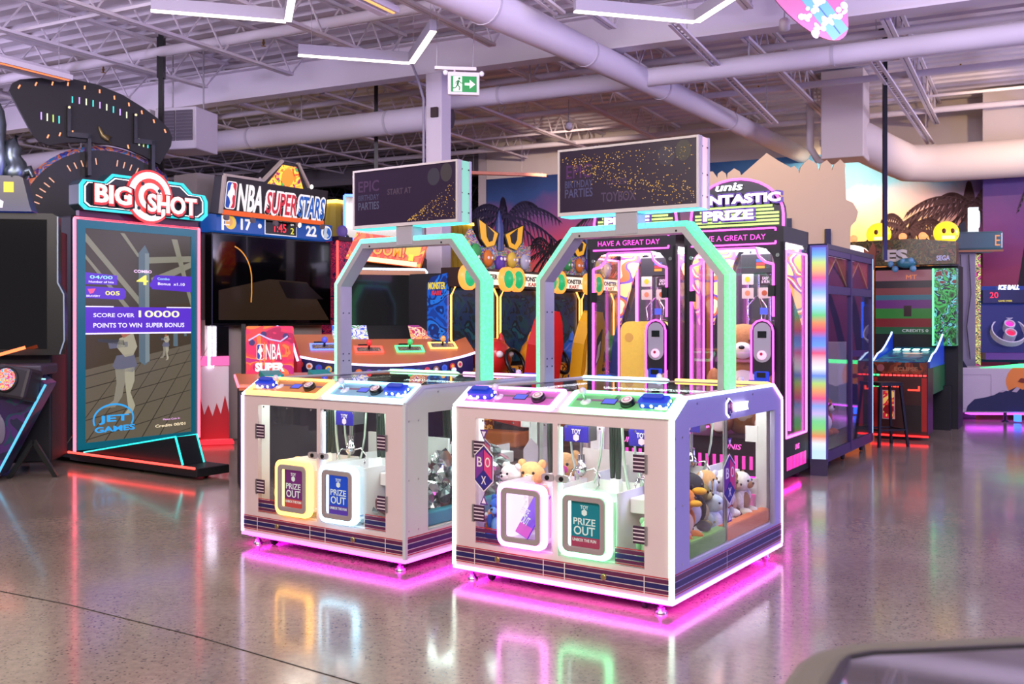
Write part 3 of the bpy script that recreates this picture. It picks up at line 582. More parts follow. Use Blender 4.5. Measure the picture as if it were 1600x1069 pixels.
        lx = -.045 if k == 0 else .045
        B().prism(rrect(lx - .04, lx + .04, .625, .665, .019), 'xz', -F - .01, -F + .004, P('a0969c', .35)).disc((lx, -F - .016, .645), .013, BLACK, th=.006).done('lock', d)
        b = B()
        for fx in (.1, .5, .9): b.disc((x0 + (x1 - x0) * fx, -F - .002, zt - .012), .006, CHROME, n=8, th=.003)
        b.done('pane_screws', d)
    b = B(); stripes(b, -W + .014, W - .014, -F - .0005, .108, .2, 'xz', -1)
    for x in (-W + .15, -.075, .06, W - .155): b.box(x - .0025, x + .0025, -F - .0026, -F - .002, .105, .196, STW)
    b.done('stripe_decal', root)
    for x in (-.38, .30):
        B().lathe([(.017, -F - .002), (.017, -F - .007), (.012, -F - .009)], P('b09a68', .3, .8), 14, (x, 0, .155), 'y').done('key_lock', root)
    for s in (1,):
        b = B(); stripes(b, -F + .014, F - .014, s * W + .0005 * s, .108, .215, 'yz', s); b.box(W + .002, W + .0026, -.1, -.096, .105, .21, STW); b.done('stripe_decal', root)
    # light strips
    e = c['edge']
    B().box(-W - .004, W + .004, -F - .006, -F + .012, .066, .087, e['bottom']).done('bottom_light', root); B().box(-W - .004, W + .004, F - .012, F + .006, .066, .087, e['bottom']).done('bottom_light', root)
    for s in (-1, 1): B().box(s * W - .008, s * W + .006 if s > 0 else s * W + .008, -F + .012, F - .012, .066, .087, e['bottom']).done('bottom_light', root)
    U = E('ff08e6', c.get('under', 16))
    B().box(-W + .03, W - .03, -F + .02, -F + .045, .056, .066, U).box(-W + .03, W - .03, F - .045, F - .02, .056, .066, U).box(-W + .02, -W + .045, -F + .05, F - .05, .056, .066, U).box(W - .045, W - .02, -F + .05, F - .05, .056, .066, U).done('under_light', root)
    B().box(-W + .046, W - .046, -F + .046, F - .046, .058, .09, P('6a626a', .6)).done('base_plate', root)
    for nm, sx, sy in (('near', 1, -1), ('left', -1, -1), ('rear', 1, 1), ('far', -1, 1)):
        m = e.get(nm)
        x = sx * (W - .004); y = sy * (F - .004); z = lambda a, b_: None
        B().box(x - .011, x + .011, y - .011, y + .011, .087, .998, m or c['trim']).done('corner_light' if m else 'corner_trim', root)
        m2 = e.get(nm + '_top') or m or c['trim']
        B().bar((x, y, 1.0), (x, sy * (F - .16), 1.096), .024, .022, m2).done('shoulder_light' if m2 is not c['trim'] else 'shoulder_trim', root)
    for sx, nm in ((1, 'rtop'), (-1, 'ltop')):
        m = e.get(nm) or c['trim']; B().box(sx * (W - .004) - .011, sx * (W - .004) + .011, -F + .16, F - .16, 1.088, 1.104, m).done('top_light' if e.get(nm) else 'top_trim', root)
    # feet and casters
    for sx in (-1, 1):
        for sy in (-1, 1):
            x, y = sx * (W - .09), sy * (F - .06); B().lathe([(.032, 0), (.032, .012), (.02, .018), (.02, .03), (.011, .032), (.011, .06)], STEEL, 12, (x, y, 0)).done('levelling_foot', root)
            x, y = sx * (W - .2), sy * (F - .1); B().lathe([(.012, -.012), (.026, -.011), (.028, 0), (.026, .011), (.012, .012)], RUBBER, 14, (x, y, .028), 'x').box(x - .018, x + .018, y - .01, y + .01, .03, .06, STEEL).done('caster', root)
    # control panels
    for x, y, ang, k in ((-W / 2 - .005, -F + .09, 0, 0), (W / 2 + .005, -F + .09, 0, 1), (W / 2 + .005, F - .09, 1, 2), (-W / 2 - .005, F - .09, 1, 3)):
        f, p = c['panels'][k]; control_panel(root, x, y, ang, W - .035, f, p, k in (1, 3))
    hatch(root, -.2, D, *c['hatch'][0]); hatch(root, .2, D, *c['hatch'][1])
    claw(root, -W * .45 + .28, -F + .33, .0); claw(root, W * .5 + .02, -F + .36, .02); claw(root, W * .4, F - .45, .03)
    # arch and sign
    a = W - .03; yc = .07; o0 = [(-a, 1.1), (-a, 1.77), (-a + .26, 2.085), (a - .26, 2.085), (a, 1.77), (a, 1.1)]
    i1 = inset(o0, .036); i2 = inset(o0, .072)
    B().ring(o0, i1, 'xz', yc - .055, yc + .055, c['arch'], False).done('arch_light', root, bev=.01)
    B().ring(i1, i2, 'xz', yc - .058, yc + .058, P('b4b2b8', .35, .3), False).done('arch_frame', root)
    b = B()
    for s in (-1, 1):
        for z in (1.2, 1.25, 1.55): b.lathe([(.006, s * (a - .074)), (.006, s * (a - .071))], BLACK, 6, (0, yc - .03, z), 'x').lathe([(.006, s * (a - .074)), (.006, s * (a - .071))], BLACK, 6, (0, yc + .03, z), 'x')
        b.box(s * .33 - .006, s * .33 + .006, yc - .06, yc - .058, 2.02, 2.032, BLACK)
    b.done('arch_bolts', root)
    B().box(-.075, .075, yc - .062, yc + .05, 2.02, 2.16, P('aaa6b2', .4)).done('sign_post', root, bev=.004)
    s = sub('sign_box', root, (0, 0, 0)); z0, z1, y0, y1, hw = 2.155, 2.575, -.005, .15, .48
    B().ring([(-hw, z0), (hw, z0), (hw, z1), (-hw, z1)], [(-hw + .014, z0 + .022), (hw - .014, z0 + .022), (hw - .014, z1 - .014), (-hw + .014, z1 - .014)], 'xz', y0, y0 + .03, P('d4ccd0', .4)).done('bezel', s)
    B().box(-hw + .002, hw - .002, y0 + .03, y1, z0 + .002, z1 - .002, c['sign_side']).done('casing', s)
    b = B()
    for sx in (-1, 1):
        for yy in (y0 + .035, y1 - .012): b.box(sx * hw - .003, sx * hw + .003, yy - .012, yy + .012, z0, z1, P('c8c4cc', .4))
        for z in (z0 + .07, z0 + .2, z0 + .36):
            for yy in (y0 + .05, y1 - .03): b.box(sx * hw - .004, sx * hw + .004, yy - .004, yy + .004, z - .004, z + .004, BLACK)
    b.done('casing_edges', s)
    B().box(-hw + .01, hw - .01, y0 + .02, y1 - .01, z0 - .006, z0 + .003, c['sign_under']).done('under_glow_panel', s)
    B().box(-hw + .014, hw - .014, y0 + .008, y0 + .02, z0 + .022, z1 - .014, c['screen']).done('screen', s)
    for body, w_, h_, x, z, m in c['words']: text(body, w_, h_, m, s, (x, y0 + .0075, z), th=.0005, bold=.012)
    rd = random.Random(c['seed']); b = B(); GOLD = E('d8a848', .9)  # small gold dots scattered over the screen
    for k in range(c['gold_dots']):
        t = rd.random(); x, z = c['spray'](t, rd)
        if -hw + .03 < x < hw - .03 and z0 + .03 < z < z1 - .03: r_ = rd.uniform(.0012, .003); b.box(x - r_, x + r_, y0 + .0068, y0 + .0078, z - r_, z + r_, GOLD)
    b.done('gold_dots', s)
    b = B(); b.disc((.27, y0 + .007, z1 - .1), .055, c['ball'], n=20, th=.0008, r2=.06).disc((.38, y0 + .0068, z1 - .08), .05, c['ball2'], n=20, th=.0008, r2=.062); b.done('balloon_print', s)
    # decals on the right window and the lit name
    hex_logo(root, (W + .003 - .02, -.02, .597), (0, 0, 90), .17, .29)
    triangle(root, (W - .016, -.02, .80), (0, 0, 90), .06, False); triangle(root, (W - .016, -.02, .385), (0, 0, 90), .06, True)
    if c.get('name_lit'):
        LW = E('f4f0ff', 4); text('TOY BOX', .2, .05, LW, root, (W + .012, .08, 1.005), (90, 0, 90), name='lit_lettering', th=.008, bold=.03)
        hex_logo(root, (W + .006, -.07, 1.005), (0, 0, 90), .075, .10, 'lit_logo')
        B().prism([(q[0] - .07, q[1] + 1.005) for q in [(0, .056), (.043, .032), (.043, -.032), (0, -.056), (-.043, -.032), (-.043, .032)]], 'yz', W + .001, W + .004, LW).done('logo_halo', root)
    return root
def frame_cols(h, s=5.): return E(h, s)
ORG, SKY, MGN, GRN = E('ffb858', 4.2), E('98dcff', 5), E('ff8cf6', 5), E('8cffb4', 4.8)
plate = {'o': P('e0965c', .3), 's': P('8cbcd8', .3), 'm': P('d070c4', .3), 'g': P('78c884', .3)}
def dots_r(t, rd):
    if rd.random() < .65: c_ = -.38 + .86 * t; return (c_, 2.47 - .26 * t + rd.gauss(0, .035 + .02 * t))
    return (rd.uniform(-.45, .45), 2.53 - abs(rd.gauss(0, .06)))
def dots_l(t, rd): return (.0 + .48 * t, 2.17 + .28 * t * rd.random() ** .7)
arch_r = ramp_emit('arch_glow_cyan', [(0, '86f0b4'), (.16, '74f0c0'), (.35, '7cd8f4'), (.6, '6cd4f0'), (.8, '5ce8b8'), (.95, '74ec98'), (1, '84f0a4')], 0, -.66, .66, 1.45, .16, 60)
arch_l = ramp_emit('arch_glow_mint', [(0, '9cf0c4'), (.25, '74ecd4'), (.5, '74e8e0'), (.75, '60e4b0'), (1, '58e0a0')], 0, -.66, .66, 1.8, .16, 60)
BIN = PLASTIC
CR_A, CR_B = ((.688, 6.044), -34.4), ((-.756, 6.927), -35.0)
dim = lambda h, s=.35: E(h, s)
crane_a = prize_crane('white prize crane nearest the camera, with magenta and green control panels', *CR_A, 1.38, dict(
    paint=WHITE, side=P('aaa6c8', .42), lip=(P('7cb84c', .5), P('e8762c', .5)), bins=[BIN] * 4, inlight=(E('fff0ff', 55), E('f6fff6', 60)), trim=P('d4d0d4', .35),  # side colour has the blue light on the right face mixed in
    edge=dict(bottom=E('ff86f6', 4.5), near=E('e4ffec', 3.2), left=E('ecfff0', 2.6), rear=E('ffb8e0', 2.4), rtop=E('c8dcff', 3.2), near_top=E('d8fff4', 3.2), rear_top=E('ff9cf4', 3)),
    panels=((MGN, plate['m']), (GRN, plate['g']), (ORG, plate['o']), (SKY, plate['s'])),
    hatch=((MGN, E('6a2ad0', .8), E('f4d8ff', 1.2), -38, E('c02ab0', .8)), (GRN, P('107a8c', .35), E('d8fff0', 2.2), 0, P('a03a5c', .4))),
    arch=arch_r, sign_side=E('ffc8d8', .75), sign_under=E('58d8f0', 2.2), screen=E('30183c', .42), seed=3, gold_dots=520, spray=dots_r, ball=E('3c3048', .5), ball2=E('443c3c', .5),
    words=(('EPIC', .18, .085, -.36 + .03, 2.43, E('5a2a6a', .5)), ('BIRTHDAY', .2, .045, -.33, 2.352, E('4c4a78', .6)), ('PARTIES', .2, .055, -.33, 2.295, E('54507c', .6)), ('TOYBOX', .24, .06, -.05, 2.255, E('5a4468', .5)), ('CELEB', .14, .035, -.06, 2.345, E('4c3460', .5))), name_lit=True, under=16))
crane_b = prize_crane('white prize crane further left, with orange and blue control panels', *CR_B, 1.44, dict(
    paint=WHITE, side=P('ccd2d2', .42), lip=(P('3a9ab0', .5), P('3a9ab0', .5)), bins=[BIN] * 4, inlight=(E('fff0e0', 14), E('e4fff4', 60)), trim=P('c4c8d0', .35),  # side colour carries the pale green light that falls on that face
    edge=dict(bottom=E('f86cf0', 3.4), left=E('dcc8ff', 2.4), left_top=E('f0f0ff', 3)),
    panels=((ORG, plate['o']), (SKY, plate['s']), (E('ff9cf0', 4), plate['m']), (GRN, plate['g'])),
    hatch=((ORG, E('7a2a7a', .45), E('ffd890', 2.2), 0, P('c04a4a', .4)), (E('b8e8ff', 4.6), E('1c4cc8', .6), E('d8f0ff', 2.6), 0, P('5a3aa8', .4))),
    arch=arch_l, sign_side=E('9cf0d4', .62), sign_under=E('48e0c8', 2.0), screen=E('34203e', .48), seed=9, gold_dots=230, spray=dots_l, ball=E('46404e', .5), ball2=E('4e464a', .5),
    words=(('EPIC', .2, .08, -.33, 2.455, E('543a5c', .6)), ('BIRTHDAY', .2, .04, -.33, 2.375, E('4c4a68', .6)), ('PARTIES', .2, .055, -.33, 2.315, E('5a5a74', .6)), ('START AT', .22, .042, -.04, 2.40, E('5c4a5a', .6))), under=13))
hex_logo(crane_a, (-.69 + .017, -.02, .597), (0, 0, -90), .17, .29); hex_logo(crane_a, (-.69 + .22, -.812, .66), (0, 0, 0), .13, .27)
triangle(crane_a, (-.69 + .22, -.812, .85), (0, 0, 0), .055, False); triangle(crane_a, (-.69 + .22, -.812, .48), (0, 0, 0), .055, True)

# ---------------------------------------------------------------- plush toys and foil packets inside the cranes
def plush(name, label, cr, p, rz, s, col, kind, col2='f4efe8', group='plush toys in the cranes', tip=0):
    (lx, ly), rot = cr; wp = world_of((lx, ly, 0), rot, p)
    t = thing(name, label, 'plush toy', wp, rot + rz, group); t.rotation_euler.x = R(tip); m = P(col, .9, 0, 0, .12, 60); m2 = P(col2, .9); k = s
    k = s = s * .88; b = B().ell((0, 0, .09 * k), (.075 * k, .06 * k, .085 * k), m)
    for sx in (-1, 1):
        b.ell((sx * .05 * k, -.06 * k, .025 * k), (.028 * k, .05 * k, .026 * k), m, 10, 6)
        if kind != 'bird': b.ell((sx * .08 * k, -.02 * k, .11 * k), (.024 * k, .03 * k, .05 * k), m, 10, 6)
        else: b.ell((sx * .08 * k, 0, .1 * k), (.014 * k, .04 * k, .06 * k), m, 10, 6)
    b.done('body', t); b = B().ell((0, -.01 * k, .215 * k), (.078 * k, .07 * k, .068 * k), m).done('head', t)
    for sx in (-1, 1):
        if kind == 'bunny': B().ell((sx * .035 * k, .0, .32 * k), (.018 * k, .012 * k, .065 * k), m, 10, 6).done('ear', t)
        elif kind in ('bear', 'dog'): B().ell((sx * .06 * k, 0, .27 * k if kind == 'bear' else .235 * k), (.026 * k, .016 * k, .026 * k if kind == 'bear' else .05 * k), m2 if kind == 'dog' else m, 10, 6).done('ear', t)
        B().ell((sx * .03 * k, -.073 * k, .228 * k), .009 * k, BLACK, 8, 5).done('eye', t)
    if kind == 'bird': B().ell((0, -.095 * k, .205 * k), (.035 * k, .04 * k, .018 * k), P('f0b020', .7), 10, 6).done('beak', t)
    else: B().ell((0, -.07 * k, .2 * k), (.034 * k, .028 * k, .026 * k), m2, 10, 6).ell((0, -.097 * k, .21 * k), .009 * k, BLACK, 8, 5).done('muzzle', t)
    B().ell((0, -.035 * k, .09 * k), (.05 * k, .04 * k, .06 * k), m2, 10, 7).done('belly', t)
    return t
for cr_, w_ in ((crane_a, .69), (crane_b, .72)):
    B().box(-w_ + .38, w_ - .33, .01, .03, .235, .70, PLASTIC).box(-.008, .008, -.38, .01, .235, .62, PLASTIC).done('partition', cr_)
    b = B()
    for sx in (-1, 1): b.box(sx * .022 - .003, sx * .022 + .003, -.775, -.768, .3, .92, (E('a8ffc8', 6) if sx > 0 else E('ff9cf4', 6)) if cr_ is crane_a else (E('b8e8ff', 6) if sx > 0 else E('ffc070', 6)))
    b.done('inside_light', cr_)
W2 = .69; Z = .30
toys = [
    ('plush_bear', 'white plush bear low at the near end of the right side window', (.52, -.52, Z - .02), 90, 1.0, 'e8e4ec', 'bear', 'f4f0f4'),
    ('plush_duck', 'orange plush duck with a yellow beak behind the side window', (.53, -.36, Z), 80, 1.15, 'e88a30', 'bird', 'f6d8b0'),
    ('plush_penguin', 'tall black plush penguin standing beside the orange duck', (.50, -.2, Z + .02), 60, 1.3, '26282e', 'bird', 'e8e6e6'),
    ('plush_bunny', 'white plush bunny with upright ears behind the black penguin', (.38, -.26, Z + .08), 70, 1.1, 'f0eef2', 'bunny', 'fff8f8'),
    ('plush_bear', 'shaggy olive brown plush bear beside the lower arrow decal', (.5, -.06, Z + .02), 100, 1.0, '8c7c50', 'bear', 'c8b890'),
    ('plush_rabbit', 'pale blue plush rabbit below the lower arrow decal', (.55, .03, Z - .03), 85, .9, 'c4d0e8', 'bunny', 'f0f2fa'),
    ('plush_puppy', 'tan and white plush puppy under the cube decal', (.45, .14, Z + .05), 95, 1.05, 'd8a468', 'dog', 'f2ebe0'),
    ('plush_cat', 'white plush cat with a red patch right of the cube decal', (.5, .27, Z + .02), 80, 1.1, 'f0ebea', 'bear', 'd84848'),
    ('plush_mouse', 'light grey plush mouse lying on the orange lip', (.54, .2, Z - .02), 60, .8, 'd4d2da', 'bear', 'f4f2f4'),
    ('plush_monkey', 'brown plush monkey leaning near the rear of the side window', (.48, .4, Z), 110, 1.05, '8a5a34', 'bear', 'd8b48c'),
    ('plush_puppy', 'cream and brown plush puppy last in the row at the rear post', (.52, .52, Z), 90, 1.05, 'efe6da', 'dog', '9a6a40'),
    ('plush_pig', 'pink plush pig peeking beside the near window corner', (.54, -.44, Z + .02), 100, .8, 'f0b4c0', 'bear', 'f8d4da'),
    ('plush_frog', 'mint green plush frog in the lower right corner of the front door', (.50, -.66, Z - .06), 5, .85, '9cd0a4', 'bear', 'f2d8d0'),
    ('plush_axolotl', 'pale pink plush axolotl beside the mint frog', (.57, -.6, Z + .02), 20, .75, 'f0b0a8', 'bear', 'f8e0da'),
    ('plush_duckling', 'peach round plush duckling behind the left hatch, under the cube decal', (-.40, -.42, .36), 15, 1.2, 'e8b074', 'bear', 'f2cfa0'),
    ('plush_hamster', 'peach plush hamster in a magenta collar beside the far left window', (-.36, -.12, .36), 20, 1.3, 'e4b47c', 'bear', 'e04aa0'),
    ('plush_sheep', 'white plush sheep left of the purple prize hatch', (-.44, -.58, .42), -10, .95, 'f6f2ee', 'bear', 'f8f6f4'),
    ('plush_crow', 'black plush crow with an orange beak left of the purple hatch', (-.40, -.63, .33), 10, .9, '24242a', 'bird', '3a3a40'),
    ('plush_monster', 'shaggy blue plush monster at the bottom of the left door', (-.46, -.66, .24), -5, .95, '2c6cd0', 'bear', '68b0e8'),
    ('plush_fox', 'small orange plush fox beside the blue monster', (-.53, -.62, .24), 20, .6, 'f08a3c', 'dog', 'fbe2c8'),
]
for n, l, p, rz, s, c1, k, c2 in toys: plush(n, l, CR_A, p, rz, s, c1, k, c2)
for n, l, p, rz, s, c1, k, c2 in (('plush_bear', 'cream plush bear low in the left door of the orange panel crane', (-.47, -.64, .25), 10, .95, 'ecd2a4', 'bear', 'f6e8cc'), ('plush_duck', 'yellow plush duck peeking left of the orange prize hatch', (-.42, -.58, .36), -10, .9, 'f0cf7c', 'bird', 'f8e8b8'), ('plush_bunny', 'pink plush bunny against the orange prize hatch', (-.38, -.66, .24), 15, .8, 'f0c0a8', 'bunny', 'f8e0d4')):
    plush(n, l, CR_B, p, rz, s, c1, k, c2)
FOIL = [P('c8d0d0', .24, 1.), P('98a4a4', .3, 1.), P('d8dcdc', .2, 1.), P('5a6264', .35, .9), P('a0707c', .35, .7), P('2a2e30', .4, .6)]
def foil(seed, m):
    rd = random.Random(seed); b = B(); n = 9; vs = []
    for i in range(6):
        ph = -1.4 + 2.8 * i / 5
        for k in range(n):
            q = rd.uniform(.6, 1.25); vs.append((.075 * q * math.cos(ph) * math.cos(6.283 * k / n), .05 * q * math.cos(ph) * math.sin(6.283 * k / n), .05 * math.sin(ph) * rd.uniform(.7, 1.2)))
    fs = [(i * n + k, i * n + (k + 1) % n, (i + 1) * n + (k + 1) % n, (i + 1) * n + k) for i in range(5) for k in range(n)] + [list(range(n))[::-1], list(range(5 * n, 6 * n))]
    fs = [t for f in fs for t in ([f] if len(f) > 4 else [(f[0], f[1], f[2]), (f[0], f[2], f[3])])]
    return b.add(vs, fs, m).done('foil_packet')
protos = [foil(20 + i, FOIL[i % 6]) for i in range(8)]
rd = random.Random(4); i = 0; W2 = .72
for layer, (n, z, x0, x1, y0, y1) in enumerate(((46, .29, .18, .63, -.68, .64), (40, .36, .25, .63, -.62, .6), (34, .43, .33, .62, -.5, .55), (24, .50, .40, .61, -.38, .5), (12, .57, .46, .6, -.25, .4))):
    for k in range(n):
        o = protos[i] if i < len(protos) else protos[rd.choice((0, 1, 2, 2, 0, 6, 7, 3, 4, 5))].copy()
        if i >= len(protos): COL.objects.link(o)
        o.location = world_of((*CR_B[0], 0), CR_B[1], (rd.uniform(x0, x1), y0 + (y1 - y0) * (k + rd.random()) / n, z + rd.uniform(-.03, .03))); o.rotation_euler = [rd.uniform(0, 6) for _ in range(3)]; o.scale = [rd.uniform(.9, 1.25)] * 3
        tag(o, 'crumpled foil prize packet heaped inside the orange and blue panel crane', 'foil packet', 'heap of foil packets'); i += 1

# ---------------------------------------------------------------- shooting cabinet with the tall screen
RT = 55.4
PINKL = E('ff5a6e', 4); REDLED = E('ff4038', 4); CYAN = E('30e8e0', 1.6); TEAL = P('0f7f96', .35)
def flat(s, quads, y, mat_, name, th=.0008):
    b = B()
    for q in quads: b.prism(q, 'xz', y, y - th, mat_)
    return b.done(name, s)
t = thing('shooting_cabinet', 'tall black shooting game with a pink edged screen and target marquee', 'arcade game', (-4.135, 11.05, 0), RT)
B().box(-.785, .785, .03, .85, .05, 2.6, BLACKM).done('body', t, bev=.02)
B().ring([(-.78, .13), (.78, .13), (.78, 2.56), (-.78, 2.56)], [(-.655, .2), (.685, .2), (.685, 2.47), (-.655, 2.47)], 'xz', -.01, .03, E('0f8aa4', .28)).done('teal_bezel', t)
b = B(); 
for p, q in (((-.785, -.02, .12), (-.785, -.02, 2.57)), ((-.785, -.02, 2.57), (.785, -.02, 2.57)), ((.785, -.02, 2.57), (.785, -.02, .12))): b.bar(p, q, .02, .022, PINKL)
b.done('edge_light', t)
s = sub('screen', t, (-.655, 0, 2.47)); SW, SH = 1.34, 2.27
def Q(*pts): return [(x * SW, -z * SH) for x, z in pts]
B().box(0, SW, 0, .02, -SH, 0, E('4c473c', .62)).done('picture', s)
flat(s, [Q((0, .38), (1, .34), (1, .60), (0, .66))], -.001, E('4a4030', .7), 'wall_picture')
flat(s, [Q((0, .66), (1, .55), (1, 1), (0, 1))], -.0015, E('6a6252', .75), 'floor_picture')
flat(s, [Q((0, .02), (.62, .40), (.56, .40), (0, .06)), Q((0, .12), (.42, .38), (.37, .38), (0, .14)), Q((.35, .01), (.5, .12), (.47, .12), (.31, .01)), Q((.55, .12), (1, .10), (1, .13), (.55, .15)), Q((.6, .22), (1, .13), (1, .16), (.62, .26)), Q((.8, .02), (.86, .02), (1, .3), (1, .36))], -.002, E('8a8a76', .75), 'beam_picture')
flat(s, [Q((.48, .1), (.54, .06), (.58, .1), (.585, .63), (.54, .65), (.485, .63)), Q((.82, .40), (.86, .39), (.865, .56), (.82, .56)), Q((.93, .40), (.955, .40), (.955, .51), (.93, .51))], -.0025, E('5c707a', .8), 'pillar_picture')
flat(s, [Q((.54, .1), (.58, .1), (.585, .63), (.545, .64))], -.0032, E('7c8c8e', .8), 'pillar_side')
b = B(); TL = E('38342c', .7)
for k in range(7): z = .66 + .05 * k + .006 * k * k; b.prism(Q((0, z + .03), (1, z - .08), (1, z - .077), (0, z + .034)), 'xz', -.0025, -.003, TL)
for k in range(6): x = .12 + .17 * k; b.prism(Q((x + .25, .63 - .02 * k), (x + .254, .63 - .02 * k), (x - .28, 1), (x - .29, 1)), 'xz', -.0025, -.003, TL)
b.done('tile_lines', s)
def soldier(cx, top, h, nm):
    c1, c2, c3 = E('8c8878', .8), E('66687a', .8), E('a8a48c', .8)
    def L_(pts, m, bb): bb.prism(Q(*[(cx + x * h * 1.55, top + z * h) for x, z in pts]), 'xz', -.003, -.0038, m)
    b = B(); L_([(-.02, 0), (.06, 0), (.08, .06), (.0, .1), (-.04, .05)], E('b06850', .7), b); L_([(-.06, .1), (.14, .04), (.2, .2), (.14, .3), (.02, .32), (-.1, .2)], c3, b)
    L_([(-.1, .3), (.15, .28), (.2, .42), (.14, .5), (-.1, .48), (-.16, .42)], c2, b); L_([(-.12, .46), (.02, .46), (.02, .62), (-.02, .78), (-.12, .9), (-.28, .9), (-.14, .82), (-.1, .62)], c1, b)
    L_([(.0, .46), (.16, .44), (.16, .6), (.1, .74), (.17, .9), (.13, .98), (.0, 1.0), (.07, .93), (.04, .74)], c3, b); L_([(-.36, .1), (.0, .12), (.02, .18), (-.36, .135)], E('3c4048', .8), b); L_([(-.22, .15), (.06, .14), (.06, .2), (-.2, .22)], c2, b)
    b.done(nm, s)
soldier(.34, .475, .41, 'soldier_picture'); soldier(.74, .50, .13, 'small_soldier_picture')
PUR = E('5a34c4', .9); YEL = E('f4ee6a', 1.0); WT = E('f4f0ff', 1.0)
flat(s, [Q((0, .205), (.28, .215), (.28, .26), (0, .26)), Q((0, .27), (.34, .275), (.36, .29), (.36, .315), (.34, .33), (0, .325)), Q((.64, .205), (1, .205), (1, .285), (.61, .275), (.58, .255))], -.004, PUR, 'hud_panels')
flat(s, [Q((0, .365), (1, .365), (1, .49), (0, .49))], -.004, PUR, 'score_banner'); flat(s, [Q((0, .488), (1, .488), (1, .495), (0, .495)), Q((0, .362), (.25, .362), (.25, .367), (0, .367)), Q((.75, .362), (1, .362), (1, .367), (.75, .367))], -.0045, E('e8e0ff', 1.2), 'banner_edge')
def ST(body, w_, h_, fx, fz, m, **k): return text(body, w_ * SW, h_ * SH, m, s, (fx * SW, -.0046, -fz * SH), th=.0006, bold=.015, **k)
ST('SCORE OVER', .37, .019, .255, .405, WT); ST('10000', .40, .034, .68, .398, E('f4f4c0', 1.1)); ST('POINTS TO WIN  SUPER BONUS', .86, .022, .50, .453, WT)
ST('04/00', .2, .016, .14, .226, E('a0e8ff', 1)); ST('Number of hits', .22, .01, .14, .248, WT); ST('005', .13, .02, .24, .30, YEL); ST('BRAVERY', .12, .009, .07, .315, WT); flat(s, [Q((.02, .283), (.09, .28), (.07, .3), (.04, .305))], -.0046, E('f05a8a', 1), 'gun_mark')
ST('COMBO', .17, .014, .52, .19, E('ffd8ff', 1.1)); ST('4', .11, .048, .515, .232, YEL); ST('Combo', .12, .012, .72, .222, E('a0e0ff', 1)); ST('Bonus  x1.10', .27, .014, .80, .247, WT)
BL = E('38a8f0', .9)
for dx in (0, .006): ST('JET', .27, .04, .25 + dx, .90 + dx * .3, BL); ST('GAMES', .36, .026, .26 + dx, .945 + dx * .3, BL)
pts = arc(.25 * SW, -.90 * SH, .24, 200, -25, 22, .16); b = B()
for p, q in zip(pts, pts[1:]): b.bar((p[0], -.0046, p[1]), (q[0], -.0046, q[1]), .0006, .03 * SW * .5, BL)
b.done('logo_swoosh', s); ST('Please Coin In', .17, .009, .80, .925, E('f0b0f0', 1)); ST('Credits 00/01', .3, .014, .79, .955, E('fbe8c0', 1))
# marquee
B().box(-.74, .76, -.03, .03, 2.56, 2.7, P('5a1040', .4)).done('marquee_base', t)
mo = [(-.80, 2.70), (-.74, 2.65), (.74, 2.65), (.82, 2.72), (.82, 2.88), (.78, 2.95), (.60, 2.955), (.48, 3.06), (-.42, 3.06), (-.52, 2.965), (-.76, 2.965), (-.80, 2.91)]
mc = [(.01 + (x - .01) * .95, 2.85 + (z - 2.85) * .87) for x, z in mo]; mi_ = [(.01 + (x - .01) * .925, 2.85 + (z - 2.85) * .80) for x, z in mo]; mk_ = [(.01 + (x - .01) * .91, 2.85 + (z - 2.85) * .76) for x, z in mo]
m = sub('marquee', t); B().prism(mo, 'xz', -.12, .06, P('15353c', .4)).done('case', m, bev=.01)
B().ring(mo, mc, 'xz', -.135, -.12, E('28c8d0', 1.3)).done('cyan_border', m); B().ring(mi_, mk_, 'xz', -.128, -.12, E('f4ffff', 2)).done('white_border', m); B().prism(mk_, 'xz', -.126, -.12, P('2a2c32', .4)).done('face', m)
b = B()
for k, (r_, h) in enumerate(((.295, 'f03838'), (.27, 'fff4f0'), (.20, 'f04038'), (.15, 'fff0ec'), (.09, 'f04038'), (.045, 'fff4f0'))): b.disc((.03, -.15 - .004 * k, 2.86), r_, E(h, 1.25 if h[0:2] == 'ff' else .95), n=36, th=.02)
b.done('target', m)
b = B()
for x, z in ((-.08, 2.99), (.13, 2.93), (.0, 2.90), (-.13, 2.72)): b.prism([(x + (.028 if k % 2 else .016) * math.cos(k * .524), z + (.028 if k % 2 else .016) * math.sin(k * .524)) for k in range(12)], 'xz', -.18, -.175, P('24303a', .5))
b.done('bullet_holes', m)
for body, w_, h_, x, z in (('BIG', .43, .20, -.45, 2.83), ('SHOT', .64, .20, .29, 2.79)):
    text(body, w_ + .07, h_ + .06, P('140c10', .5), m, (x + .02, -.176, z - .015), th=.004, bold=.09)
    text(body, w_ + .03, h_ + .03, E('e83a3a', .75), m, (x + .012, -.181, z - .01), th=.01, bold=.06); text(body, w_, h_, E('fff4f0', 1.0), m, (x, -.192, z), th=.012, bold=.03)
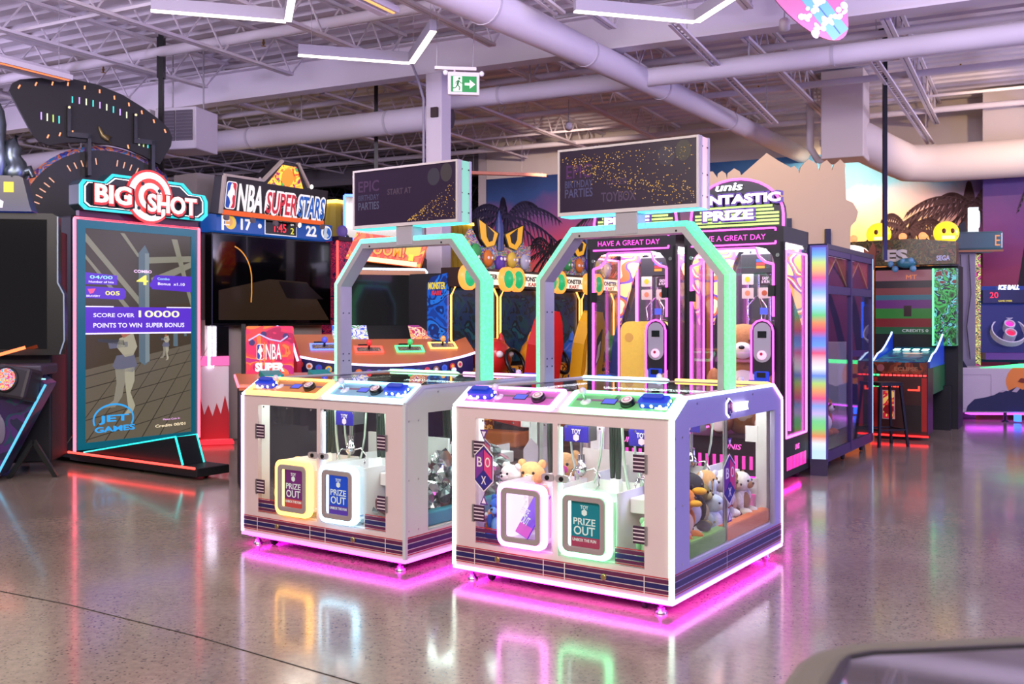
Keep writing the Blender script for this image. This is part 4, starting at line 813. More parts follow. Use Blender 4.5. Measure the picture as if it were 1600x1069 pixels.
# low arm with the gun ramp
B().box(-.80, -.42, -2.02, .05, .035, .115, BLACKM).done('floor_arm', t, bev=.008); B().bar((-.808, -2.0, .118), (-.808, .06, .118), .016, .02, REDLED).done('arm_light', t)
B().prism([(-.12, .118), (-1.74, .118), (-1.63, .38)], 'yz', -.74, -.5, P('141a1e', .4)).done('gun_ramp', t)
b = B()
for x in (-.742, -.498): b.bar((x, -.12, .122), (x, -1.63, .384), .014, .014, CYAN).bar((x, -1.63, .384), (x, -1.74, .122), .014, .014, CYAN)
for k in range(9): b.bar((-.73 + .024 * k, -.5 - .05 * (k % 3), .19 + .008 * (k % 3)), (-.73 + .024 * k, -1.0 - .2 * (k % 4), .275 + .034 * (k % 4)), .006, .006, CYAN)
b.done('ramp_lights', t)
for y in (-1.9, -.9): B().lathe([(.012, -.012), (.03, -.011), (.03, .011), (.012, .012)], RUBBER, 12, (-.6, y, .03), 'x').done('caster', t)

# ---------------------------------------------------------------- spinning wheel game behind it
t = thing('wheel_game', 'black spinning wheel game with a lit fan shaped top', 'arcade game', (-5.1, 12.5, 0), 35)
B().box(-.95, .95, .1, .95, 0, 2.3, BLACKM).done('body', t, bev=.03); B().box(-1.0, 1.0, -.1, .2, 0, .3, BLACKM).done('foot', t, bev=.02)
B().lathe([(1.02, -.02), (1.06, .0), (1.06, .32), (1.0, .36)], art('wheel_rim_art', ['2a4a9a', '3a2a6a', 'c8703a', '2a6a9a', '7a4a8a'], 7), 48, (0, .0, 2.62), 'y').done('rim', t)
B().disc((0, -.05, 2.62), 1.0, P('0c0a09', .5), n=48, th=.06).done('wheel_face', t)
b = B(); 
for k in range(26):
    a = R(20 + 140 * k / 25)
    if k % 7 in (5, 6): continue
    c_, s_ = math.cos(a), math.sin(a); b.bar((c_ * .82, -.056, 2.62 + s_ * .82), (c_ * .9, -.056, 2.62 + s_ * .9), .006, .012, E('ffb890', .9))
b.done('wheel_ticks', t)
fk = 1 / 1556 * 12.5 * 1.03
def FP(u, v): return ((u - 165) * fk, 1.5 + (500 - v) / 1556 * 12.35)
fan = [FP(*p) for p in ((30, 160), (34, 148), (44, 141), (78, 133), (115, 130), (150, 134), (185, 145), (215, 161), (240, 178), (254, 191), (259, 204), (257, 218), (240, 250), (215, 238), (190, 229), (165, 225), (135, 225), (105, 229), (82, 235), (70, 231), (60, 220))]
B().prism(fan, 'xz', -.16, -.10, P('0d0b09', .6)).done('fan_top', t, bev=.01)
b = B(); OD = E('ff9a62', 1.6)
for u, v, tl in ((43, 152, -30), (65, 145, -25), (87, 141, -15), (108, 139, -10), (131, 141, -5), (152, 144, 0), (173, 151, 5), (194, 159, 10), (213, 169, 12), (231, 181, 15), (248, 195, 25), (81, 222, -25), (97, 217, -20), (114, 212, -15), (193, 226, 15)):
    x, z = FP(u, v); a = R(tl); b.bar((x - math.sin(a) * -.022, -.163, z - .022), (x + math.sin(a) * -.022 * -1 * -1, -.163, z + .022), .004, .016, OD)
b.done('orange_lights', t); b = B()
CL4 = [E('40d8d0', 1.2), E('c8a0f0', 1.2), E('e0e8c0', 1.2), E('b8d860', 1.2)]
for k in range(9): x, z = FP(114 + 9.6 * k, 162 + .22 * k * k); b.box(x - .007, x + .007, -.164, -.16, z - .04, z + .04, CL4[k % 3])
for k in range(4): x, z = FP(72 + 8 * k, 192 + k); b.box(x - .007, x + .007, -.164, -.16, z - .045, z + .045, CL4[(k + 1) % 4])
for k in range(4): x, z = FP(209 + 6.5 * k, 217 + 1.3 * k); b.box(x - .007, x + .007, -.164, -.16, z - .045, z + .045, CL4[(k + 2) % 4])
b.done('score_lights', t)
for u0, u1 in ((106, 134), (200, 226)):
    x0, z0 = FP(u0, 172); x1, z1 = FP(u1, 214); b = B().box(x0, x0 + .04, -.22, -.16, z1, z0, BLACK).box(x0, x1 + .04, -.22, -.05, z1 - .05, z1 + .01, BLACK).box(x1, x1 + .04, -.22, -.05, z1 - .5, z1, BLACK); b.done('bracket', t)
    b = B(); b.disc((x0 + .02, -.225, z0 - .03), .016, E('fff0b0', 1), n=8, th=.004); b.done('bracket_lamp', t)
x, z = FP(153, 215); b = B(); b.tube([(x + .02 * math.sin(k * .9) + (.08 if k < 2 else 0), -.175, z - .05 + .035 * k) for k in range(6)], [.05, .045, .03, .026, .02, .008], P('8a7a50', .3, .6), 7); b.done('fish_ornament', t)
# lettered side strip
pts = [(-1.30, 1.12), (-1.22, 1.0), (-1.26, .62), (-1.38, .22), (-1.56, .24), (-1.44, .64), (-1.36, 1.05)]
B().prism([(x + .55, z) for x, z in pts], 'xz', -.32, -.26, art('strip_art', ['1a2a5a', '3a2050', '1a4a6a', '2a1a40'], 5)).done('side_strip', t)
for ch, x, z in (('F', -.74, .92), ('I', -.76, .72), ('N', -.82, .52)): text(ch, .05 if ch == 'I' else .1, .15, P('d09a6a', .4), t, (x, -.325, z), th=.008, bold=.03)
B().prism([(-.9 + (.07 if k % 2 == 0 else .03) * math.sin(k * .628), .32 + (.07 if k % 2 == 0 else .03) * math.cos(k * .628)) for k in range(10)], 'xz', -.33, -.32, P('b0503a', .4)).done('star_print', t)

# ---------------------------------------------------------------- game cut by the left frame edge
t = thing('shooter_game', 'black game with a slanted art panel and big dark monitor at the left frame edge', 'arcade game', (-5.0, 9.6, 0), 10)
B().box(-.9, .5, .1, .7, .1, 2.4, BLACKM).done('body', t, bev=.02)
B().prism([(-.9, 1.16), (.63, 1.16), (.66, 1.3), (.655, 1.75), (.60, 1.86), (.60, 2.5), (.55, 2.53), (-.9, 2.53)], 'xz', -.06, .06, BLACK).done('monitor_case', t, bev=.01); B().box(-.88, .5, -.066, -.06, 1.22, 2.47, SCREEN_OFF).done('screen', t)
b = B(); pp = [(.60, 2.5), (.60, 1.86), (.655, 1.75), (.66, 1.3), (.62, 1.17)]
for p, q in zip(pp, pp[1:]): b.bar((p[0], -.065, p[1]), (q[0], -.065, q[1]), .012, .012, P('8aa0a8', .3))
b.done('monitor_trim', t)
B().prism([(-.9, 2.54), (.38, 2.54), (.36, 2.6), (.30, 2.86), (.26, 2.88), (-.9, 2.88)], 'xz', -.12, .08, ramp_emit('marquee_blue', [(0, '0a2a7a'), (.4, '081a40'), (1, '05070f')], 2, 2.54, 2.88, .5)).done('marquee', t, bev=.008)
B().box(.13, .22, -.124, -.12, 2.72, 2.82, P('e0d020', .4)).done('sticker', t); B().prism([(.06, 2.57), (.12, 2.57), (.13, 2.63), (.08, 2.66), (.05, 2.62)], 'xz', -.124, -.12, P('e4dcdc', .4)).done('white_sticker', t)
rd = random.Random(11); b = B(); MM = P('5a6468', .3, .9)
for sgn in (0, 1): b.tube([(.04 + .16 * sgn + rd.uniform(-.03, .03), -.02, 2.86 + k * (.13 - .06 * sgn)) for k in range(7)], [.1, .12, .09, .08, .085, .06, .02], MM, 8)
b.tube([(.2, -.02, 2.9), (.34, -.02, 2.95), (.36, -.02, 2.88)], [.06, .05, .03], MM, 7); b.done('metal_sculpture', t)
B().box(-.6, .56, -.45, .1, .98, 1.08, P('3a3440', .5)).done('control_deck', t, bev=.02)
B().bar((.1, -.3, 1.16), (.36, -.25, 1.24), .03, .03, E('ff6a3a', 3)).done('light_bar', t)
B().at((.36, -.5, .92), (-12, 8, -20)).box(-.17, .17, -.1, .12, -.15, .15, P('2a262a', .5)).done('speaker_box', t, bev=.03)
sp = B().at((.36, -.5, .92), (-12, 8, -20)); sp.lathe([(.115, -.1), (.12, -.112), (.105, -.118)], P('1a181a', .5), 20, (-.04, 0, .01), 'y'); sp.done('speaker_ring', t)
B().at((.36, -.5, .92), (-12, 8, -20)).lathe([(.103, -.112), (.03, -.104)], art('speaker_cone', ['e03060', '40a0d0', 'f0c040', 'c02080', 'f08040'], 26, .6), 20, (-.04, -.012, .01), 'y').done('speaker_cone', t)
B().prism([(-.9, .98), (.5, .98), (.60, .90), (.16, .04), (-.9, .04)], 'xz', -.45, -.1, art('purple_panel_art', ['1a0e30', '2c1446', '123a4a', '40205a', '1a1a38'], 3, .12)).done('art_panel', t, bev=.006)
b = B(); FG = P('6a6474', .5); b.ell((.12, -.455, .74), (.06, .01, .08), FG).ell((.1, -.455, .56), (.13, .012, .12), FG).ell((-.04, -.455, .5), (.05, .012, .12), FG).ell((.2, -.455, .48), (.05, .012, .13), FG).ell((.02, -.455, .2), (.06, .012, .12), FG); b.done('robot_print', t)
for body, w_, x, z in (('CTOR', .22, -.2, .86), ('HOS', .17, -.22, .8), ('AXA', .16, -.25, .42), ('LAND', .2, -.24, .36)): text(body, w_, .045, P('b8c4d0', .4), t, (x, -.454, z), th=.002)
B().bar((.595, -.455, .90), (.165, -.455, .045), .014, .02, E('58b8e0', 1.3)).done('panel_light', t); B().bar((.2, -.45, .97), (.595, -.455, .95), .014, .014, E('a0e8f0', 1.2)).done('deck_light', t)
b = B().bar((.2, -.2, 0), (.42, -.2, .35), .05, .04, BLACK).bar((.42, -.2, .35), (.62, -.2, 0), .05, .04, BLACK).done('leg', t)

# ---------------------------------------------------------------- basketball game with the scoreboard
NBW = E('f6f0f0', .9)
def ball_logo(s, loc, w_, h_, name='player_emblem'):
    k = sub(name, s, loc); B().prism(rrect(-w_ / 2, w_ / 2, -h_ / 2, h_ / 2, w_ * .22), 'xz', 0, -.003, NBW).done('border', k)
    f = rrect(-w_ * .44, w_ * .44, -h_ * .465, h_ * .465, w_ * .18); l = [(min(x, 0), z) for x, z in f]; r_ = [(max(x, 0), z) for x, z in f]
    B().prism(l, 'xz', -.0031, -.005, E('1c4aa8', .8)).done('blue_half', k); B().prism(r_, 'xz', -.0031, -.005, E('d82a3c', .8)).done('red_half', k)
    z = h_; x = w_; B().prism([(-.04 * x, .44 * z), (.10 * x, .40 * z), (.12 * x, .30 * z), (.30 * x, .18 * z), (.34 * x, .0 * z), (.18 * x, .02 * z), (.12 * x, -.12 * z), (.2 * x, -.28 * z), (.06 * x, -.455 * z), (-.1 * x, -.455 * z), (-.02 * x, -.26 * z), (-.14 * x, -.12 * z), (-.36 * x, -.02 * z), (-.3 * x, .12 * z), (-.16 * x, .2 * z), (-.12 * x, .34 * z)], 'xz', -.0051, -.007, NBW).done('player_shape', k)
t = thing('basketball_game', 'basketball game with a black screen under its scoreboard and lit marquee', 'arcade game', (-3.085, 12.83, 0), RT)
B().box(-.98, .98, .1, .8, 0, 1.5, P('b8aea4', .6)).done('body', t, bev=.015); B().box(-.98, .98, .25, .7, 1.5, 3.3, P('7a7270', .6)).done('back_frame', t)
B().box(-1.0, 1.0, -.05, .08, 1.43, 2.56, BLACK).done('monitor', t, bev=.01); B().box(-.985, .985, -.053, -.05, 1.46, 2.54, SCREEN_OFF).done('screen', t)
b = B().prism([(-.9, 1.5), (.96, 1.5), (.55, 2.0), (-.1, 2.02), (-.9, 1.86)], 'xz', -.0532, -.054, E('3a2c20', .40)).prism([(.05, 2.0), (.55, 1.98), (.85, 1.78), (.2, 1.78)], 'xz', -.0541, -.0545, E('120e14', .3)); b.done('court_picture', t)
pts = arc(-.75, 2.0, .36, 75, -5, 10, .42); b = B()
for p, q in zip(pts + [(-.39, 1.85)], pts[1:] + [(-.39, 1.85), (-.40, 1.72)]): b.bar((p[0], -.0548, p[1]), (q[0], -.0548, q[1]), .001, .016, E('f0a040', .8))
b.done('orange_arc_picture', t)
B().box(-.97, .97, -.1, .2, 2.575, 2.785, E('1458b8', .55)).done('scoreboard', t)
text('17', .17, .14, NBW, t, (-.52, -.102, 2.68), bold=.03); text('22', .19, .14, NBW, t, (.58, -.102, 2.68), bold=.03); b = B(); b.disc((-.30, -.103, 2.68), .03, NBW, n=14, th=.002); b.done('possession_dot', t)
B().box(-.22, .32, -.104, -.1, 2.585, 2.775, NBW).done('clock_border', t); B().box(-.21, .31, -.107, -.104, 2.595, 2.765, P('0a1414', .3)).done('clock_face', t); text('1:45', .2, .11, E('ff3040', 1.4), t, (.03, -.109, 2.68)); text('2', .055, .08, E('e8e040', 1.2), t, (.235, -.109, 2.655)); text('QTR', .055, .025, NBW, t, (.235, -.109, 2.735))
b = B(); b.disc((-.76, -.104, 2.69), .085, E('f0c040', .9), n=20, th=.003).disc((-.78, -.106, 2.695), .052, E('e8a860', .8), n=16, th=.002)
for k in range(3): b.box(-.9 + .01 * k, -.78, -.1075, -.1065, 2.75 - .05 * k, 2.765 - .05 * k, NBW)
b.box(-.9, -.865, -.1075, -.1065, 2.59, 2.76, NBW); b.done('ball_letter_emblem', t)
b = B(); b.disc((.86, -.104, 2.68), .095, NBW, n=20, th=.003).disc((.87, -.106, 2.675), .075, E('2a6ac8', .8), n=18, th=.002).prism([(.80, 2.6), (.82, 2.74), (.88, 2.75), (.86, 2.68), (.9, 2.64), (.85, 2.6)], 'xz', -.108, -.107, E('c8d0d8', .8)); b.done('horse_ball_emblem', t)
m = sub('marquee', t, (0, -.1, 0), (9, 0, 0)); m.location = (-.17, -.14 + .45, -.02); m.scale = (.92, 1, 1)
mo = [(-.92, 2.82), (.94, 2.82), (.94, 3.29), (.52, 3.29), (.30, 3.56), (.02, 3.56), (-.28, 3.29), (-.90, 3.29)]
B().prism(mo, 'xz', -.1, .1, P('1a1618', .4)).done('case', m, bev=.012); B().box(-.9, .92, -.104, -.1, 2.83, 2.89, E('f06428', .8)).done('orange_strip', m)
B().prism([(-.20, 3.27), (.45, 3.27), (.29, 3.53), (.03, 3.53)], 'xz', -.104, -.1, art('fire_ball_art', ['c83010', 'f08020', 'ffd040', 'f0a030', '8a2060', '40a040'], 6, .9)).done('ball_art', m); b = B(); b.disc((.14, -.108, 3.38), .11, E('f0a030', .9), n=18, th=.004); b.done('basketball_print', m)
ball_logo(m, (-.79, -.104, 3.07), .17, .33); text('NBA', .42, .33, NBW, m, (-.46, -.104, 3.06), bold=.02, th=.01)
for body, x, w_, h in (('SUPER', .09, .60, 'c8283a'), ('STARS', .64, .54, '1c5ab0')):
    text(body, w_, .32, NBW, m, (x, -.103, 3.04), bold=.10, th=.006); text(body, w_ - .05, .27, E(h, .9), m, (x, -.112, 3.04), bold=.015, th=.006)
b = B(); BULB = E('fff8e8', 2.2)
for x, z in ((-.84, 2.80), (-.4, 2.80), (.0, 2.79), (.42, 2.80), (.88, 2.81)): b.lathe([(.035, -.14), (.035, -.1)], P('6a6060', .4), 12, (x, 0, z), 'y')
b.disc((.42, -.145, 2.80), .03, BULB, n=12).disc((.58, -.13, 3.31), .03, BULB, n=12).disc((-.36, -.13, 3.31), .025, P('b0a8a0', .3), n=12); b.done('bulbs', m)
b = B(); GB = P('b0a494', .4)
for p, q in (((-.92, 3.29), (-.92, 2.84)), ((-.92, 3.30), (-.28, 3.30)), ((-.28, 3.30), (.02, 3.58)), ((.30, 3.58), (.56, 3.30))): b.bar((p[0], -.1, p[1]), (q[0], -.1, q[1]), .05, .03, GB)
b.done('metal_trim', m)
LV = E('f0e8ff', 5)
for x in (-1.0, -.93): B().box(x - .02, x + .02, -.02, .0, .92, 1.42, LV).done('side_light', t)
B().box(-.9, -.72, -.02, .09, .95, 1.42, BLACK).done('side_box', t); B().box(-.5, -.42, -.3, -.1, .1, 1.45, BLACK).done('post', t)
# narrow scribbled cabinet to its right
t = thing('scribble_cabinet', 'narrow dark cabinet with pink scribbles and a red lit edge', 'arcade game', (-2.43, 13.82, 0), RT); B().box(0, .45, 0, .7, 0, 2.62, art('scribble_art', ['141444', 'e0305a', '141448', 'f04060', '1a1a50', '141444'], 11, .25, 1, .4, 3)).done('body', t, bev=.01)
b = B().box(-.012, .012, -.02, 0, 1.2, 2.6, REDLED).done('edge_light', t); B().box(-.03, .25, -.06, .1, 2.6, 2.66, P('3a2430', .5)).done('cap', t)
# white cabinet with red flames between the two
t = thing('flame_cabinet', 'white lit cabinet with a red flame print behind the tall screen', 'arcade game', (-3.72, 12.0, 0), 20); B().box(-.28, .3, 0, .3, .05, .95, P('e4dce0', .4)).done('body', t, bev=.01); B().box(-.28, .3, -.03, .3, .95, 1.06, E('ff70b8', .9)).done('pink_top', t)
fl = [(-.28, .06)] + [(-.28 + .58 * k / 12, .3 + (.22 if k % 2 else .05) * (1 - .3 * math.sin(k))) for k in range(13)] + [(.3, .06)]; B().prism(fl, 'xz', -.006, -.001, P('c02030', .4)).done('flame_print', t); B().box(-.26, -.22, -.03, -.01, .12, .94, E('ffe0f0', 3)).done('edge_light', t); B().box(-.3, .34, -.25, .05, .02, .05, E('ff3040', 1.2)).done('floor_light', t)
# console with the red poster
t = thing('poster_console', 'dark console with a red poster and a pink lit edge behind the left crane', 'arcade game', (-2.12, 9.55, 0), 18)
B().prism([(-.62, .0), (-.1, .0), (-.1, .86), (-.42, .9), (-.5, .62), (-.62, .42)], 'yz', -.5, -.42, BLACKM).done('side_panel', t, bev=.01); B().box(-.46, .6, -.1, .3, 0, .86, BLACKM).done('body', t)
B().prism([(-.45, .86), (-.45, .92), (.3, .98), (.3, .86)], 'yz', -.5, .6, P('c8784a', .4)).done('table_top', t, bev=.006); B().bar((-.508, -.46, .90), (-.508, .3, .96), .016, .022, E('ff6a80', 3)).done('edge_light', t); B().bar((-.5, -.458, .9), (.6, -.458, .9), .016, .02, E('ff6a60', 2)).done('front_light', t)
for x in (-.2, .25): B().at((x, -.2, .98), (20, 0, 20)).box(-.1, .1, -.06, .06, -.02, .03, P('1a8a80', .3)).box(-.07, .07, -.07, -.06, -.01, .02, CYAN).done('card_reader', t, bev=.01)
p = sub('poster', t, (-.18, .22, 0), (0, 0, -8)); B().prism(rrect(-.225, .225, .9, 1.44, .02), 'xz', 0, .03, art('red_poster_art', ['a01848', 'd02858', 'e84040', 'f07838', 'b02070'], 4, .28)).done('poster_board', p); ball_logo(p, (-.09, -.002, 1.19), .07, .15, 'poster_emblem'); text('NBA', .15, .15, NBW, p, (.035, -.003, 1.19), bold=.01); text('SUPER', .28, .09, NBW, p, (0, -.003, 1.04), bold=.06)
b = B()
for x, z in ((-.06, 1.36), (.15, 1.34), (-.17, 1.28)): b.disc((x, -.004, z), .03, P('40306a', .4), n=10, th=.003)
b.tube([(-.2, -.004, 1.30), (-.1, -.004, 1.36), (0, -.004, 1.31), (.1, -.004, 1.29), (.17, -.004, 1.34)], .008, E('e0d0ff', .7), 5); b.done('player_print', p)
B().box(-.27, -.235, .0, .06, .0, 1.46, BLACK).done('post', p)

# ---------------------------------------------------------------- curved four player deck with its screen
t = thing('curved_deck_game', 'curved orange game deck with four lit joysticks and a dark screen', 'arcade game', (-1.40, 10.75, 0), 16)
fr = arc(0, 1.25, 1.72, 235, 305, 20); front = fr; topp = front + [(.98, .35), (-.98, .35)]
TZ = lambda y: 1.05 + (y + .47) * .36
B().at((0, -.47, 1.03), (20, 0, 0)).prism([(x, (y + .47) * 1.06) for x, y in topp], 'xy', -.015, .015, P('c8784a', .35)).done('deck_top', t)
B().prism([(x * .97, y + .02) for x, y in front] + [(.95, .34), (-.95, .34)], 'xy', .82, 1.0, P('1c1c48', .4)).done('apron', t); bb = B()
for (xa, ya), (xb, yb) in zip(front, front[1:]): bb.add([(xa * .985, ya + .008, .95), (xb * .985, yb + .008, .95), (xb * .985, yb + .008, TZ(yb) - .03), (xa * .985, ya + .008, TZ(ya) - .03)], [(0, 1, 2, 3)], P('1c1c48', .4))
bb.done('apron_rise', t); B().prism([(x * .85, y + .15) for x, y in front] + [(.8, .3), (-.8, .3)], 'xy', .02, .86, BLACKM).done('body', t)
B().tube([(x, y - .012, TZ(y) - .02) for x, y in front], .013, E('c8c0ff', 3.2), 6).done('rim_light', t)
cols = ['c8402a', 'e8e0d0', '2a5ac0', 'f0c030', 'd03050', '3a8a5a', 'e07030', '7040a0', '50a0d0', 'f0f0f0', 'b02030', 'e0a040', '204890', 'd84848', '8a6a40', '4070c8', 'c83a3a', 'e8d8a0']
for k in range(18):
    i = 1 + k; x, y = fr[min(i, 20)]; x2, y2 = fr[min(i + 1, 20)]; a = math.degrees(math.atan2(y2 - y, x2 - x)); o = B(); o.disc((0, -.004, 0), .036, P(cols[k], .4), n=12, th=.005).disc((0, -.006, 0), .02, P(cols[(k + 5) % 18], .4), n=8, th=.003); o = o.done('team_badge', t); o.location = (x * .985, y - .004, TZ(y) - .10); o.rotation_euler = (0, 0, R(a))
for x, h in ((-.62, '5a70ff'), (-.16, 'ff4a40'), (.28, '50f080'), (.66, 'ffc060')):
    y = -.12 + .12 * x * x * 2; s = sub('joystick_station', t, (x, y, TZ(y) + .002), (20, 0, 0)); q = [(-.15, -.09), (.15, -.09), (.15, .09), (-.15, .09)]
    B().ring(q, [(a * .86, c_ * .8) for a, c_ in q], 'xy', 0, .012, E(h, 3)).done('station_light', s); B().prism([(a * .86, c_ * .8) for a, c_ in q], 'xy', 0, .006, art('station_art', ['3a3040', 'a09060', '505070', 'd0c080'], 14)).done('station_plate', s)
    B().lathe([(.012, .005), (.012, .06)], BLACK, 8).ell((0, 0, .085), (.03, .03, .035), P(h, .25)).done('joystick', s); B().box(-.1, .0, .1, .14, 0, .012, BLACK).done('card_slot', s)
for x0, x1, c_ in ((-.5, -.12, ['f0e060', 'e8e8f0', '3a60c0', 'f0f0f8', '50a060', 'e8d8c0']), (.35, .68, ['f0b060', 'c03858', 'f8d8a0', 'a04080'])):
    B().prism([(.12, 1.23), (.40, 1.44), (.42, 1.42), (.2, 1.2)], 'yz', x0, x1, art('card_art', c_, 9, .35)).done('card_panel', t)
B().prism([(.12, 1.23), (.40, 1.44), (.42, 1.42), (.2, 1.2)], 'yz', -.12, .35, BLACK).done('black_panel', t)
b = B().tube([(.7, .1, 1.26), (.7, .40, 1.47)], .014, E('c8d0ff', 3), 6).done('panel_light', t)
# left shoulder
sh = sub('red_shoulder', t, (-1.02, -.12, 0), (0, 0, 38)); B().prism([(-.2, .7), (.4, .7), (.4, 1.15), (.28, 1.36), (.1, 1.42), (-.08, 1.34), (-.2, 1.08)], 'yz', -.03, .03, P('c8242c', .4)).done('shell', sh, bev=.01); B().lathe([(.12, -.045), (.12, -.03)], BLACK, 20, (0, .1, 1.2), 'x').done('ball_print', sh)
b = B()
for k in range(3): b.bar((-.047, .1 - .1 * math.cos(k), 1.2 - .1 * math.sin(k)), (-.047, .1 + .1 * math.cos(k), 1.2 + .1 * math.sin(k)), .003, .006, P('8a8a8a', .4))
b.done('ball_lines_print', sh); B().tube([(-.03, -.21, 1.08), (-.03, -.09, 1.35), (-.03, .1, 1.43), (-.03, .29, 1.37), (-.03, .41, 1.15)], .013, E('c0b8ff', 3), 6).done('shoulder_light', sh)
B().prism([(-.05, 1.06), (.2, 1.06), (.42, 1.3), (.36, 1.32)], 'yz', -.93, -.62, art('shoulder_art', ['f0a040', 'c04040', 'f8d890', '8050a0'], 9, .4)).done('shoulder_panel', t)
# screen
B().box(-.36, .57, .52, .66, 1.22, 2.04, BLACK).done('screen_case', t); B().ring([(-.38, 1.22), (.57, 1.22), (.57, 2.06), (-.38, 2.06)], [(-.34, 1.27), (.53, 1.27), (.53, 2.01), (-.34, 2.01)], 'xz', .5, .53, P('b0805a', .35)).done('screen_frame', t); B().box(-.34, .53, .515, .52, 1.27, 2.01, SCREEN_OFF).done('screen', t)
B().tube([(-.34, .5, 2.075), (.565, .5, 2.075), (.585, .5, 2.05), (.585, .5, 1.24)], .014, E('d0e8ff', 2.2), 6).done('screen_light', t); B().tube([(.24, .513, 1.98), (.26, .513, 1.86), (.32, .513, 1.78)], .01, E('f08a30', .9), 5).done('orange_reflection_picture', t) if False else None
# red marquee game behind
t = thing('red_marquee_game', 'game behind the dark screen with a tilted fiery red marquee', 'arcade game', (-1.53, 12.3, 0), 0); B().box(-.42, .42, .1, .7, 0, 2.3, BLACKM).done('body', t, bev=.02)
m = sub('marquee', t, (0, 0, 2.36), (0, 7, 0)); B().prism([(-.50, -.17), (.42, -.17), (.48, .17), (-.40, .17)], 'xz', -.08, .1, art('fiery_art', ['c01810', 'e03018', 'f06020', 'd82818', 'f8a030'], 5, .75)).done('case', m, bev=.008); B().box(-.42, .38, -.084, -.08, -.165, -.11, E('ffe0a0', 1.6)).done('glow_strip', m)
text('BOOM!', .50, .17, E('c02010', .7), m, (-.02, -.085, .0), th=.004, bold=.07); text('BOOM!', .47, .145, E('f8a028', 1.0), m, (-.02, -.09, .0), th=.006, bold=.02); text('LANE', .2, .05, NBW, m, (-.05, -.085, .13), th=.004, bold=.03) if False else None
B().prism([(.18, .02), (.3, .12), (.42, .14), (.4, -.02), (.28, -.06)], 'xz', -.088, -.08, E('f4c828', .9)).done('yellow_face_print', m); B().prism([(.27, -.1), (.33, -.1), (.33, -.02), (.27, -.02)], 'xz', -.089, -.08, E('e8e020', .9)).done('yellow_tag', m)

